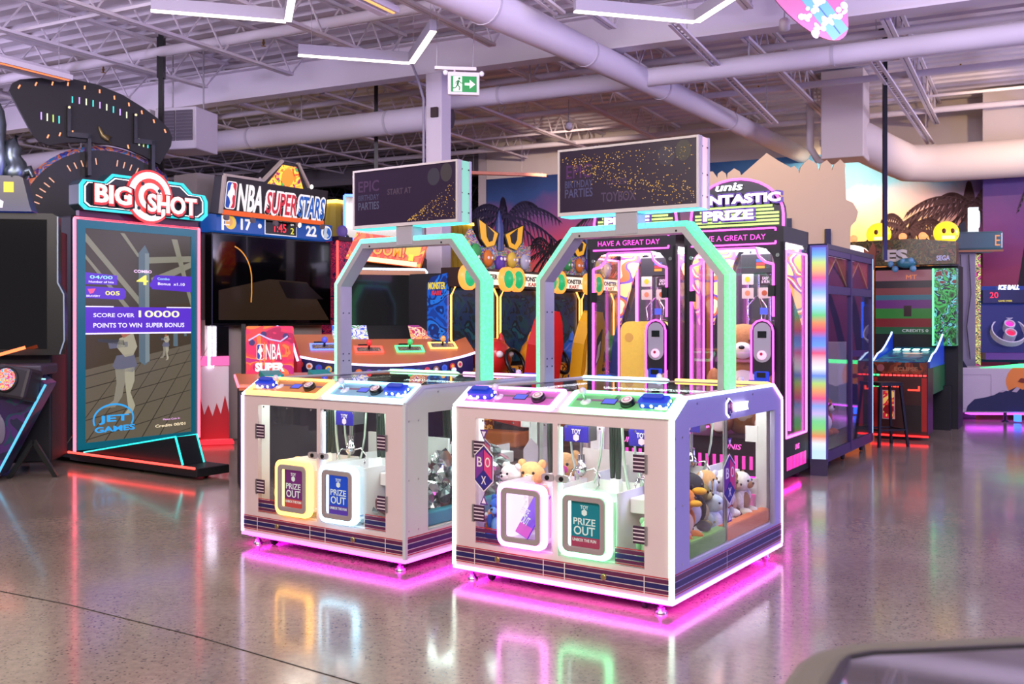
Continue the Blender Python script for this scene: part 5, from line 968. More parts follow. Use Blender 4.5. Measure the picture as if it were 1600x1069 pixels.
# ---------------------------------------------------------------- row of monster kart racing cabinets
ORL = E('ffa04a', 4); CW = .944
BLUEART = art('blue_side_art', ['0c3a8a', '1058b8', '0a2a6a', '1a70c8', '081c4a'], 3.2, .22)
SCENE_ = art('race_screen_art', ['061c20', '0a3038', '0c2440', '061418', '104048'], 4, .5)
names = ('racing cabinet with a red seat and blue side, nearest in its row', 'racing cabinet with a yellow seat, second in its row', 'racing cabinet half hidden by the black crane, third in its row', 'racing cabinet behind the black crane glass, fourth in its row')
for k in range(4):
    ox, oy = -.707 + .568 * CW * k, 11 + .823 * CW * k; t = thing('racing_cabinet', names[k], 'racing game', (ox, oy, 0), RT, 'racing cabinets in a row')
    b = B().box(.02, CW - .02, .02, .9, 0, 2.02, BLACKM).done('body', t)
    if k == 0:
        B().prism([(-.0, .1), (.28, .1), (.28, 1.9), (.22, 1.98), (0, 2.02)], 'yz', -.02, .02, BLUEART).done('side_panel', t)
        text('MONSTER', .24, .08, E('e8d040', .8), t, (-.022, .14, 1.88), (90, 0, -90), bold=.03); text('KART', .14, .05, E('e03030', .8), t, (-.022, .14, 1.80), (90, 0, -90), bold=.03)
    B().box(.06, CW - .06, -.0, .02, 1.0, 1.86, SCENE_).done('screen', t)
    for s in (0, 1):
        f = lambda x: x if s == 0 else CW - x
        B().tube([(f(.13), -.02, 1.90), (f(.03), -.02, 1.77), (f(.03), -.02, 1.28), (f(.13), -.02, 1.17)], .012, ORL, 6).done('edge_light', t)
    B().box(.0, CW, -.2, .1, 1.87, 2.08, P('2a1810', .4)).done('header', t); B().box(.17, .70, -.21, -.2, 1.9, 2.05, E('fff2dc', 1.1)).done('header_panel', t); text('MONSTER', .42, .06, P('30202a', .4), t, (.44, -.212, 1.99), th=.002, bold=.04); text('KART', .24, .045, E('c82818', .7), t, (.46, -.212, 1.925), th=.002, bold=.03)
    for x in (.06, .80):
        h = sub('headlight', t, (x, -.26, 1.97)); B().lathe([(.14, .06), (.142, -.005), (.12, -.02), (.112, 0)], E('ff9a40', 1.5), 24, (0, 0, 0), 'y').done('light_ring', h); B().lathe([(.105, -.005), (.06, -.03), (.01, -.036)], E('28c878', .7), 18, (0, 0, 0), 'y').done('lens', h)
    # kart nose, wheel and seat
    hc = ['d42a24', 'e8a020', '2a6ad0', '3aa048'][k]; HM = P(hc, .3, 0, .4)
    n_ = sub('kart_nose', t, (CW / 2, -.32, 0)); B().ell((-.08, 0, 1.08), (.27, .2, .22), HM).done('nose', n_); b = B()
    for sx in (-1, 1): b.lathe([(.05, 0), (.03, .07), (.004, .12)], HM, 8, (-.08 + sx * .17, 0, 1.24)).ell((-.08 + sx * .1, -.17, 1.12), (.05, .04, .04), P('f0e8e0', .4))
    b.done('horns_and_lamps', n_); B().tube([(-.0 + .16 * math.cos(a), -.26 + .06 * math.sin(a), 1.02 + .15 * math.sin(a)) for a in [2 * math.pi * i / 20 for i in range(20)]], .022, BLACK, 8, True).done('steering_wheel', n_)
    B().box(-.3, .3, -.1, .3, .3, .95, art('kart_body_art', ['d08020', '6a2a10', 'f0b040', '2a3a90'], 6, .15)).done('dashboard', n_)
    B().box(-.42, .42, -.9, -.1, .02, .14, P('3a2418', .5)).box(-.42, .42, -.55, -.1, .14, .3, P('a8621c', .5)).done('kart_floor', n_, bev=.02)
    sc = ['c81e1c', 'f0b818', '2050c0', '30a040'][k]; SM = P(sc, .35, 0, .3); q = sub('seat', t, (CW / 2, -.78, 0), (8, 0, 0))
    out = [(-.30, .42), (-.33, .62), (-.24, .85), (-.25, 1.25), (-.17, 1.5), (-.09, 1.62), (.09, 1.62), (.17, 1.5), (.25, 1.25), (.24, .85), (.33, .62), (.30, .42)]; B().prism(out, 'xz', -.10, .05, SM).done('shell', q, bev=.04)
    B().prism([(x * .6, .5 + (z - .42) * .85) for x, z in out], 'xz', .045, .08, BLACK).done('cushion', q, bev=.02)
    b = B().at((0, .2, .4), (0, 0, 0)).box(-.27, .27, -.25, .25, -.06, .07, SM).done('seat_base', q, bev=.04); B().box(-.2, .2, .0, .4, -.08, .36, BLACKM).done('pedestal', q)
    B().tube([(-.26, -.11, .6), (-.16, -.125, .95), (-.18, -.115, 1.3), (-.1, -.11, 1.5)], .022, P('601010', .4) if k == 0 else P('f8d868', .4), 6).done('piping', q)
    if k == 1: B().prism([(.04, .95), (.14, 1.1), (.12, 1.42), (.03, 1.3)], 'xz', -.112, -.10, P('1a1410', .4)).prism([(.06, 1.02), (.11, 1.1), (.1, 1.28), (.06, 1.22)], 'xz', -.118, -.112, P('f8f0d0', .4)).done('eye_print', q)
for k, (ox, lb) in enumerate(((.3, 'topper sign with angry yellow eyes above the red seat racing cabinet'), (2.35, 'topper sign with angry yellow eyes seen through the larger arch'))):
    bx, by = -.707 + .568 * ox, 11 + .823 * ox; t = thing('eye_topper', lb, 'sign', (bx, by, 2.02), RT, 'monster eye toppers')
    rd = random.Random(k + 2); top_ = [(.05 + 1.3 * i / 14, .36 + rd.uniform(-.05, .07) + (.1 if i in (1, 2, 11, 12) else 0)) for i in range(15)]
    B().prism([(.05, .06), ] + top_ + [(1.35, .06)], 'xz', .0, .05, art('monster_crowd_art', ['c86a20', '30a050', '5030a0', 'e8c040', '2a60b0', 'b03050', '70c0c0'], 13, .18)).done('crowd_board', t)
    for c0, m_ in ((.42, 1), (.95, -1)):
        e = [(-.2 * m_, .62), (-.16 * m_, .40), (-.04 * m_, .30), (.12 * m_, .33), (.2 * m_, .48)]; B().prism([(c0 + x * 1.12 * 1.0, .02 + z * 1.0) for x, z in e], 'xz', -.03, .02, BLACK).done('eye_rim', t); B().prism([(c0 + x * .92, .04 + z * .95) for x, z in e], 'xz', -.036, -.03, E('f4b020', .75)).done('eye', t); B().prism([(c0 + .02 * m_ + x * .4, .2 + z * .62) for x, z in e], 'xz', -.042, -.036, BLACK).done('pupil', t)
    B().lathe([(.06, .3), (.05, .6), (.004, .78)], P('24346a', .4), 8, (.68, .0, 0)).done('horn', t); B().box(.2, 1.2, .05, .1, .0, .3, BLACKM).done('support', t)
    for i in range(5): o = B().ell((.15 + .26 * i + rd.uniform(-.03, .03), -.03, .14 + rd.uniform(0, .12)), (.09, .04, .1), P(['3aa050', 'd87a28', '5a3aa0', 'e0c040', 'b8b8c0'][i], .5)).ell((.12 + .26 * i, -.06, .2), (.022, .015, .022), P('f4f0e8', .4), 8, 5).ell((.19 + .26 * i, -.06, .2), (.022, .015, .022), P('f4f0e8', .4), 8, 5); o.done('monster_figure', t)

# ---------------------------------------------------------------- yellow corrugated pavilion far behind
t = thing('yellow_booth', 'far booth clad in yellow corrugated sheet under a lit strip', 'booth', (-2.83, 16.0, 0), CR); YC = P('a8941e', .5); 
def corr(x0, y0, x1, y1, z0, z1, nm, out):
    n = int(math.hypot(x1 - x0, y1 - y0) / .09); vs = []; dx, dy = out
    for i in range(n + 1):
        f = i / n; o_ = .03 * (i % 2); vs += [(x0 + (x1 - x0) * f + dx * o_, y0 + (y1 - y0) * f + dy * o_, z) for z in (z0, z1)]
    B().add(vs, [(2 * i, 2 * i + 2, 2 * i + 3, 2 * i + 1) for i in range(n)], YC).done(nm, t)
corr(0, 0, 0, 4.4, 2.4, 3.38, 'corrugated_side', (1, 0)); corr(-9, 0, 0, 0, 2.2, 3.38, 'corrugated_front', (0, -1))
YL = E('ffd860', 3.5); B().box(-9, .06, -.06, -.01, 3.38, 3.43, YL).box(.01, .06, -.01, 4.4, 3.38, 3.43, YL).done('light_strip', t); B().box(-9, -.02, .02, 4.4, 0, 3.36, P('2a2420', .7)).done('booth_body', t); B().box(-9, -.0, -.02, .0, 1.4, 2.2, E('10208a', .5)).done('blue_panel', t)
t = thing('wall_monitor', 'dark monitor with a blue lit frame beside the yellow booth', 'monitor', (-2.42, 15.3, 0), 8); B().box(-.14, .9, 0, .06, 2.75, 3.4, SCREEN_OFF).done('screen', t); b = B()
for p, q in (((-.15, 2.74), (-.15, 3.41)), ((-.15, 3.41), (.02, 3.41)), ((-.15, 2.74), (.91, 2.74))): b.bar((p[0], -.01, p[1]), (q[0], -.01, q[1]), .04, .04, E('4a78ff', 3.5))
b.done('frame_light', t); B().box(.3, .36, .06, .1, 3.0, 5.3, BLACK).done('hanger', t)
t = thing('figure_cutout', 'lavender child silhouette cutout on a glowing orange base', 'cutout', (-2.42, 14.6, 2.0), 5); B().prism([(-.12, .1), (-.1, .35), (-.16, .45), (-.14, .66), (-.06, .72), (.02, .70), (.06, .5), (.16, .34), (.1, .3), (.02, .42), (.02, .1)], 'xz', 0, .02, P('7a68b8', .5)).done('silhouette', t); B().ell((-.07, .01, .8), (.08, .02, .09), P('7a68b8', .5)).done('silhouette_head', t)
B().prism([(-.25, .02), (-.25, .1), (.0, .14), (.05, .3), (.14, .4), (.22, .3), (.24, .14), (.34, .18), (.44, .12), (.5, .16), (.5, .02)], 'xz', .03, .05, E('ffb060', 1.0)).done('glow_base', t); B().box(-.3, .6, .0, .1, -2.0, .02, P('14143a', .5)).done('stand', t)

# ---------------------------------------------------------------- black prize cranes with magenta outlines
BK = -32
MG = E('ff48e4', 4.5); MG2 = E('ff70ea', 3); CURT = art('striped_curtain', ['e0a040', '803070', 'f0d0a0', 'c05a30', '5a4090', 'e8b870'], 5, .35, 0, .5, .4)
def outline(w_, z0, zs, zt, r_): return [(-w_, z0), (-w_, zs)] + [(-w_ + r_ - r_ * math.cos(R(a)) * 0 - r_ * (1 - math.sin(R(a))) * 0 + 0, 0) for a in ()] + [( -w_ + r_ * (1 - math.cos(R(a))), zs + (zt - zs) * math.sin(R(a)) ** 2) for a in (20, 45, 70)] + [(-w_ + r_, zt), (w_ - r_, zt)] + [(w_ - r_ * (1 - math.cos(R(a))), zs + (zt - zs) * math.sin(R(a)) ** 2) for a in (70, 45, 20)] + [(w_, zs), (w_, z0)]
def big_crane(label, loc, col):
    t = thing('plush_crane', label, 'crane game', (*loc, 0), BK, 'black plush cranes'); w_, D = .47, .80
    oo = [(-.47, .12), (-.47, 1.2), (-.47, 1.5), (-.47, 1.8), (-.47, 2.1), (-.2, 2.36), (.2, 2.36), (.47, 2.1), (.47, 1.8), (.47, 1.5), (.47, 1.2), (.47, .12)]
    ii = outline(.40, .42, 2.0, 2.15, .15)
    # front: frame pieces around the opening
    b = B().box(-.47, -.41, 0, .04, .12, 2.34, BLACKM).box(.39, .47, 0, .04, .12, 2.34, BLACKM).box(-.41, .39, 0, .04, 2.16, 2.34, BLACKM).box(-.41, .39, 0, .04, .12, .42, BLACKM)
    for s in (-1, 1):
        c_ = (-.41 if s < 0 else .39); b.prism([(c_, 2.0), (c_, 2.16), (c_ - s * .17, 2.16)] + [(c_ - s * (.16 - .16 * math.sin(R(a))), 2.16 - .16 * (1 - math.cos(R(a)))) for a in (30, 60)][::1], 'xz', 0, .04, BLACKM)
    b.done('front_frame', t)
    op = [(-.40, .43), (-.40, 2.0), (-.33, 2.02), (-.27, 2.07), (-.24, 2.15), (.22, 2.15), (.25, 2.07), (.31, 2.02), (.38, 2.0), (.38, 1.53)]
    b = B()
    for p, q in zip(op, op[1:]): b.bar((p[0], -.006, p[1]), (q[0], -.006, q[1]), .014, .02, MG)
    b.done('outline_light', t)
    b = B()
    for x0, x1, z in ((-.40, .40, 2.185), (-.40, .40, 2.325)): b.bar((x0, -.006, z), (x1, -.006, z), .012, .014, MG)
    b.bar((.40, -.006, 2.185), (.40, -.006, 2.21), .012, .014, MG).bar((.40, -.006, 2.30), (.40, -.006, 2.325), .012, .014, MG); b.done('header_light', t)
    text('HAVE A GREAT DAY', .66, .05, E('ff50d8', 1.6), t, (-.02, -.004, 2.25), bold=-.0, th=.002)
    B().box(-.40, .39, .015, .02, .43, 2.16, CLEAR).done('front_glass', t)
    B().box(-.47, .47, D - .03, D, .12, 2.34, P('2a2830', .4)).done('back_panel', t); B().box(-.47, .47, 0, D, .08, .42, BLACKM).done('base', t); B().box(-.47, .47, .04, D, 2.2, 2.34, BLACKM).done('roof_box', t)
    for s in (-1, 1):
        b = B().box(s * .455 - .015, s * .455 + .015, .0, .06, .42, 2.2, BLACKM).box(s * .455 - .015, s * .455 + .015, D - .06, D, .42, 2.2, BLACKM); b.done('side_stile', t); B().box(s * .455 - .003, s * .455 + .003, .06, D - .06, .42, 2.2, CLEAR).done('side_glass', t)
        b = B(); x = s * .472
        for p, q in (((.07, .44), (.07, 2.12)), ((.07, 2.12), (D - .08, 2.12)), ((D - .08, 2.12), (D - .08, .44)), ((D - .08, .44), (.07, .44))): b.bar((x, p[0], p[1]), (x, q[0], q[1]), .014, .018, MG2)
        b.done('side_light', t); b = B()
        for k in range(14): b.box(s * .4715 - .0015, s * .4715 + .0015, .1 + .045 * k, .122 + .045 * k, .14, .26, E('ff40b8', 1.4))
        b.done('bar_print', t); text('UNIS', .14, .05, E('ff60c8', 1.4), t, (s * .472, .42, .33), (90, 0, 90 * s), th=.002, shear=.2)
    b = B()
    for k in range(10): b.box(-.40 + .07 * k, -.37 + .07 * k, -.002, 0, .14, .26, E('ff40b8', 1.4))
    b.done('bar_print', t); text('UNIS', .17, .05, E('ff60c8', 1.8), t, (.0, -.003, .34), th=.002, shear=.25, bold=.01)
    for x, m_ in ((-.28, MG2), (.30, MG2)): B().box(x - .012, x + .012, D - .06, D - .035, .43, 2.15, m_).done('inside_light', t)
    for x in (-.1, .12): B().tube([(x, D - .08, .42), (x, D - .08, 2.18)], .012, CHROME, 8).done('chrome_post', t)
    B().box(-.44, .44, D - .036, D - .031, .42, 2.2, P('707078', .12, .8)).done('mirror_back', t)
    for s in (-1, 1): B().prism([(s * .44, 1.45), (s * .43, 2.18), (s * .18, 2.18), (s * .30, 1.9)], 'xz', D - .12, D - .09, CURT).done('curtain', t)
    B().box(-.44, .44, .1, D - .1, 2.175, 2.2, E('fff0ff', 16)).done('ceiling_light', t)
    # claw carriage with four picture tiles
    c_ = sub('claw', t, (.08, .34, 0)); B().box(-.1, .2, -.06, .06, 1.93, 2.12, P('2a2a30', .4)).done('carriage', c_, bev=.01); b = B()
    for k in range(3): b.box(.05, .13, -.063, -.06, 1.98 + .03 * k, 2.005 + .03 * k, E(['f0a030', 'e04050', '5070e0'][k], .8))
    b.done('colour_bars', c_)
    for i, (x, z) in enumerate(((-.03, 1.88), (.14, 1.87), (-.03, 1.75), (.13, 1.75))):
        o = B().prism(rrect(x - .055, x + .055, z - .05, z + .05, .008), 'xz', -.07, -.06, P('d8c8bc' if i != 1 else '301828', .4)).done('picture_tile', c_)
        if i != 1: b = B(); b.disc((x, -.072, z), .026, P(['e8c020', 'e08a60', 'b85a30'][i if i == 0 else i - 1], .4), n=10, th=.002); b.done('tile_print', c_)
    text('EASY\n& FUN', .075, .06, P('f0e0e8', .4), c_, (.14, -.072, 1.87), th=.001, bold=.02)
    b = B().tube([(.05, 0, 1.93), (.05, 0, 1.72)], .012, CHROME, 8)
    for k in range(3): a = R(120 * k + 90); b.tube([(.05 + .02 * math.cos(a), .02 * math.sin(a), 1.72), (.05 + .11 * math.cos(a), .11 * math.sin(a), 1.62), (.05 + .09 * math.cos(a), .09 * math.sin(a), 1.5)], .007, CHROME, 6)
    b.done('grabber', c_)
    # pay console
    p = sub('pay_console', t, (.30, 0, 0)); B().prism(rrect(-.10, .10, .98, 1.50, .095), 'xz', -.07, .0, P('1c1a20', .4)).done('housing', p)
    ar = [(-.1, .9), (-.1, 1.40)] + [(-.1 * math.cos(R(a)), 1.40 + .1 * math.sin(R(a))) for a in (30, 60, 90, 120, 150)] + [(.1, 1.40), (.1, .9)]; b = B()
    for a, q in zip(ar, ar[1:]): b.bar((a[0], -.075, a[1]), (q[0], -.075, q[1]), .012, .014, MG)
    b.done('arch_light', p); B().prism(rrect(-.078, .078, 1.12, 1.475, .075), 'xz', -.078, -.07, P('a8a6ae', .35)).done('plate', p); B().box(-.04, .04, -.082, -.078, 1.34, 1.40, P('15161a', .2)).done('display', p)
    B().lathe([(.042, -.08), (.042, -.092), (.03, -.1)], E('ffc0e0', 1.2), 16, (0, 0, 1.185), 'y').lathe([(.014, -.1), (.014, -.104)], P('c02050', .4), 10, (0, 0, 1.195), 'y').done('push_button', p)
    B().prism(rrect(-.065, .065, .93, 1.04, .015), 'xz', -.1, -.07, READER).box(-.04, .04, -.104, -.1, .985, 1.03, BLACK).done('card_reader', p); B().box(-.04, .03, -.012, -.006, 1.55, 1.61, SCR).done('small_screen', p)
    for x, z in ((-.385, 1.72), (.365, 1.76)): B().box(x - .03, x + .03, -.02, .0, z - .05, z + .05, BLACK).done('latch', t)
    for x in (-.40, .42): B().lathe([(.018, -.004), (.018, -.012)], CHROME, 12, (x, 0, 2.08), 'y').done('key_lock', t)
    for x in (-.38, .38):
        for y in (.1, D - .08): B().lathe([(.015, -.016), (.038, -.014), (.04, 0), (.038, .014), (.015, .016)], RUBBER, 14, (x, y, .042), 'x').box(x - .025, x + .025, y - .015, y + .015, .05, .085, STEEL).done('caster', t)
    B().box(-.4, .4, .05, .08, .06, .08, E('ff10b0', 9)).box(.40, .43, .08, D - .1, .06, .08, E('ff10b0', 9)).done('under_light', t)
    # topper dome
    m = sub('topper', t, (0, .1, 2.34)); dome = [(-.44, 0)] + [(.44 * math.cos(R(a)) * -1 if False else .44 * math.cos(R(180 - a)), .12 + .34 * math.sin(R(a))) for a in range(0, 181, 12)] + [(.44, 0)]
    B().prism(dome, 'xz', 0, .1, P('18141c', .4)).done('board', m); b = B()
    for p_, q in zip(dome, dome[1:]): b.bar((p_[0], -.005, p_[1]), (q[0], -.005, q[1]), .014, .02, MG)
    b.done('dome_light', m); b = B()
    for k in range(6): z = .025 + .033 * k; x = .40 - .012 * k * (k > 3); b.box(-x, x, -.006, 0, z, z + .02, E('c8f080', 1.25))
    b.done('green_bars', m)
    text('unis', .26, .07, E('f4f8ff', 2), m, (-.06, -.02, .39), th=.012, bold=.02, shear=.2)
    for body, w2, h2, x, z in (('FANTASTIC', .86, .085, 0, .27), ('PRIZE', .48, .09, -.06, .125)):
        text(body, w2 + .04, h2 + .035, E('5a3a9a', .9), m, (x, -.035, z), th=.01, bold=.09); text(body, w2, h2, E('ffe4f4', 1.8), m, (x, -.05, z), th=.014, bold=.045)
    return t
PC2, PC1 = (2.02, 9.12), (1.148, 9.665)
big_crane('black plush crane with a brown bear inside, nearer the rainbow light column', PC2, 0); big_crane('black plush crane with a yellow cushion inside, behind the larger arch', PC1, 1)
o = world_of((*PC1, 0), BK, (-.02, .42, .425)); t = thing('square_cushion', 'plain yellow square plush cushion standing inside the left black crane', 'cushion', o, BK + 8)
B().prism(rrect(-.24, .24, .06, 1.06, .09), 'xz', -.1, .1, P('fbe556', .9, 0, 0, .05, 40)).done('cushion', t, bev=.06); B().prism(rrect(-.2, .2, 0, .1, .03), 'xz', -.1, .1, P('f4f0e8', .9)).done('white_band', t)
b = B()
for x, z, r_ in ((-.15, .9, .045), (.12, .8, .03), (-.17, .42, .035), (-.05, .3, .05), (.14, .5, .03)): b.disc((x, -.104, z), r_, P('dcb850', .9), n=12, th=.004)
b.done('spots', t)
o = world_of((*PC2, 0), BK, (-.04, .42, .425)); t = thing('giant_bear', 'giant brown plush bear with a white belly inside the right black crane', 'plush toy', o, BK + 15)
FUR = P('a87444', .95, 0, 0, .15, 50); CRM = P('f0e4d4', .95); b = B().ell((0, 0, .34), (.27, .2, .36), FUR)
for s in (-1, 1): b.ell((s * .2, -.16, .12), (.12, .2, .12), FUR).ell((s * .27, -.08, .42), (.08, .1, .2), FUR)
b.done('body', t); B().ell((0, -.02, .84), (.22, .19, .2), FUR).done('head', t); B().ell((0, -.12, .36), (.19, .1, .25), CRM).done('belly', t); B().ell((.0, -.19, .79), (.1, .07, .08), CRM).ell((0, -.26, .82), (.028, .02, .02), BLACK).done('muzzle', t)
for s in (-1, 1): B().ell((s * .17, 0, 1.01), (.07, .04, .07), FUR).done('ear', t); B().ell((s * .08, -.2, .88), (.02, .015, .022), BLACK, 8, 6).done('eye', t); B().ell((s * .2, -.35, .12), (.08, .02, .08), CRM).done('paw_pad', t)

# ---------------------------------------------------------------- rainbow column and purple framed cabinet
t = thing('rainbow_column', 'tall rainbow lit column between the black crane and the purple cabinet', 'light', (2.965, 9.62, 0), -18)
stops = ['2a50f0', '40a8f0', 'c8e870', 'f0b860', 'f04a90', 'a070f0', '80c0ff', 'e8e8ff', '90e0f0', '60d880', 'f09050', 'f04070', '6080f0', '60a0ff']
seq = stops + ['f04a80', 'ffd0e0', 'f4f8ff', '6090f0', 'b8e070', 'f0a060', 'f0508a', '80a8f0', 'd0b8f8', '70d890', '80d870', 'f08a50', 'e8f4ff', 'c8e8ff']
def col(k): return E(k, 2.3)
b0, b1 = .16, 2.2
for k in range(28):
    z1 = b1 - (b1 - b0) * k / 28; z0 = b1 - (b1 - b0) * (k + 1) / 28
    a_, c_ = seq[k], seq[min(27, k + 1)]
    for nm, hx, za, zb_ in (('light_segment', a_, z0, z1),): B().box(-.065, .065, -.04, .04, za, zb_, ramp_emit('seg_%d' % k, [(0, c_), (1, a_)], 2, za, zb_, 1.05)).done(nm, t)
B().box(-.085, .085, -.02, .06, .1, 2.22, P('4a3a8a', .4)).done('back_strip', t)
B().box(-.08, .08, -.05, .06, .0, .16, P('2a2440', .4)).done('foot', t)
PU = P('3c2a5c', .4)
t = thing('purple_cabinet', 'purple framed glass cabinet with red curtains right of the rainbow column', 'crane game', (3.10, 9.78, 0), BK)
b = B(); L_ = 1.98; Dp = .85
for y in (0, L_ / 2, L_):
    B().box(-.05, 0, y - .03, y + .03, .12, 2.2, PU).done('post', t)
for z0, z1 in ((.10, .2), (1.76, 1.84), (2.14, 2.24)): B().box(-.045, -.005, -.03, L_ + .03, z0, z1, PU).done('rail', t)
B().box(-Dp, -.0, -.03, .0, .12, 2.2, PU).done('near_end', t); B().box(-Dp, -.04, .0, L_, .1, .3, BLACKM).box(-Dp, -Dp + .03, 0, L_, .3, 2.2, P('20202c', .4)).box(-Dp, 0, L_, L_ + .03, .12, 2.2, PU).done('back', t); B().box(-Dp, -.0, -.03, L_ + .03, 2.2, 2.25, P('241c38', .5)).done('roof', t)
for k in range(2):
    y0 = .03 + k * L_ / 2; y1 = L_ / 2 - .03 + k * L_ / 2; ym = (y0 + y1) / 2
    B().box(-.025, -.019, y0, y1, .2, 2.14, CLEAR).done('pane', t)
    for s in (-1, 1):
        e = ym + s * (y1 - y0) / 2; B().prism([(ym, 2.14), (e, 2.14), (e, 1.84), (e - s * .1, 1.9), (ym + s * .2, 2.0)], 'yz', -.07, -.05, P('b85a3c', .8, 0, 0, .2, 30)).done('curtain', t)
        B().bar((-.047, ym, 2.13), (-.047, e - s * .02, 1.86), .008, .015, P('e0b060', .5)).done('gold_trim', t)
B().box(-.7, -.08, .1, L_ - .1, 2.17, 2.19, E('f4e0ff', 2.5)).done('ceiling_light', t); B().box(-.012, .002, L_ - .01, L_ + .02, .2, 2.2, E('a0c8ff', 1.6)).done('edge_light', t)  # ceiling strip added inside so the curtains show
for z0, h in ((.3, 1.0),): B().box(-.6, -.2, L_ * .62, L_ * .9, .3, 1.25, P('b0b0b8', .3)).done('white_machine_box', t)
b = B()
for k in range(12): b.ell((-.35, .52, .95 - .05 * k), (.02, .02, .018), E('e8d060', 1.5), 8, 5)
b.done('bead_lights', t); B().box(-.4, -.38, .25, .3, .35, 1.7, E('40d8c0', .8)).done('inner_light', t)
B().box(-Dp + .035, -Dp + .04, .1, L_ - .1, .9, 1.7, art('far_game_reflection_art', ['0c1c3a', '104a5a', '1a2a6a', '0a2030', '2a5a8a'], 6, .45)).done('reflection_print', t)  # reflection of a far game painted on as glowing art
for y in (.12, 1.0, 1.85): B().lathe([(.015, -.016), (.045, -.014), (.048, 0), (.045, .014), (.015, .016)], RUBBER, 14, (-.1, y, .05), 'x').done('caster', t)
for i, (n, l, p, c1, k, c2, s) in enumerate((('plush_bear', 'tan plush bear lying low behind the first pane of the purple cabinet', (-.3, .35, .3), 'c08a50', 'bear', 'e8d0a8', 2.0), ('plush_dog', 'rust and white plush dog leaning on the tan bear', (-.22, .62, .3), 'b8643c', 'dog', 'f4efe8', 1.6), ('plush_bunny', 'white plush bunny above the tan bear in the purple cabinet', (-.42, .55, .5), 'f0eeee', 'bunny', 'f8f4f4', 1.3))):
    plush(n, l, ((3.10, 9.78), BK), p, 80, s, c1, k, c2, 'plush toys in the purple cabinet')

# ---------------------------------------------------------------- ball alley with the red front
AL = -30
t = thing('ball_alley', 'ball alley game with a red lit front and green art panel', 'arcade game', (4.83, 12.42, 0), AL)
WOOD = art('alley_front_art', ['4a1c10', '6a2c14', '8a3a1c', '3a140c'], 4, .12); DKR = P('3a1210', .4)
B().box(-.33, .33, 0, .5, .07, .98, DKR).done('front_cabinet', t, bev=.01); B().box(-.32, .32, -.012, 0, .83, .97, WOOD).done('sign_panel', t); text('ECLIPSE', .27, .05, P('b07a50', .4), t, (.08, -.014, .89), bold=.02); B().lathe([(.045, -.02), (.045, -.012)], P('a05a58', .4), 14, (-.22, 0, .9), 'y').done('round_badge', t)
b = B()
for k in range(13): b.box(-.32 + .05 * k, -.285 + .05 * k, -.02, -.005, .80, .82, E('ff3a3a', 3) if k > 1 else E('40f080', 3))
b.done('front_lights', t); b = B()
for k in range(7): b.box(-.32 + .05 * k, -.285 + .05 * k, -.012, 0, .66, .675, E('ff4030', 2.5) if k > 1 else E('40f080', 2.5))
b.box(.1, .24, -.014, 0, .62, .64, E('ff4030', 2)).box(.22, .24, -.014, 0, .62, .68, E('ff4030', 2)); b.done('row_lights', t)
B().box(-.20, -.05, -.012, 0, .26, .62, P('d8c0b0', .4)).box(-.19, -.06, -.015, -.012, .27, .61, art('ticket_art', ['f08a30', 'c82030', 'f0c060', 'a01828'], 5, .5)).done('poster', t); b = B(); b.disc((-.125, -.02, .38), .06, P('c02028', .3), n=16, th=.004); b.done('red_ball_print', t)
B().box(.06, .26, -.01, 0, .1, .44, P('1a0c0c', .4)).done('coin_door', t)
for x in (-.29, .29): B().box(x - .03, x + .03, -.008, 0, .12, .78, P('b01c14', .4)).done('red_strip', t)
B().box(-.34, .34, -.03, -.01, .05, .07, E('ff2020', 4)).done('floor_light', t)
B().box(-.33, .33, .5, 2.3, .55, .92, P('1c6a3a', .4)).done('lane_body', t); B().prism([(.0, .98), (1.7, 1.12), (1.7, .9), (0, .9)], 'yz', -.3, .3, art('lane_art', ['0a3a6a', '0c6a8a', '0a2a5a', '108a8a'], 3, .35)).done('lane', t)
b = B(); b.disc((.05, .75, 1.06), .12, E('f0c8b0', .9), 'xy', 16, .006); 
for k in range(8): b.box(-.25 + .12 * (k % 4), -.17 + .12 * (k % 4), 1.1 + .12 * (k // 4), 1.14 + .12 * (k // 4), 1.085 + .012 * (k // 4), 1.10 + .012 * (k // 4), E('c8fff0', 2))
b.done('lane_lights', t)
for s in (-1, 1):
    B().prism([(.1, .9), (.1, .98), (.4, 1.06), (.7, 1.09), (1.0, 1.16), (1.45, 1.30), (1.5, 1.33), (1.5, .9)], 'yz', s * .33 - .015, s * .33 + .015, E('1840d0', .5)).done('side_wing', t); B().tube([(s * .33, y, z) for y, z in ((.1, .98), (.4, 1.06), (.7, 1.09), (1.0, 1.16), (1.45, 1.30), (1.5, 1.33))], .012, E('c0d8ff', 2.5), 6).done('wing_light', t)
B().box(-.6, .5, 1.7, 2.3, 0, 2.25, BLACKM).done('back_box', t); sc_ = B()
for z0, z1, h in ((2.05, 2.2, '8a5060'), (1.95, 2.05, '241a28'), (1.85, 1.95, '6a3038'), (1.78, 1.85, '2a5a70'), (1.66, 1.78, '5a2468'), (1.52, 1.66, '2a6a2c'), (1.40, 1.52, '6a1c24'), (1.3, 1.40, '1c4a30')): sc_.box(-.58, .2, 1.69, 1.7, z0, z1, E(h, .75))
sc_.done('screen_picture', t); text('MT', .14, .06, E('e07a40', .9), t, (-.1, 1.688, 2.1)); text('CREDITS 0', .34, .04, E('c0c0c8', .8), t, (-.05, 1.688, 1.35)); B().box(-.2, -.1, 1.685, 1.69, 1.55, 1.7, E('301420', .5)).done('target_picture', t)
B().box(.22, .5, 1.45, 1.7, 1.15, 2.2, art('green_monster_art', ['0c2a14', '1c6a2c', '38b050', '0a1a2a', '60c8c0', '6a1a1c'], 7, .45)).done('art_panel', t); B().box(.20, .225, 1.44, 1.46, 1.15, 2.2, E('70ffa0', 2)).done('panel_light', t)
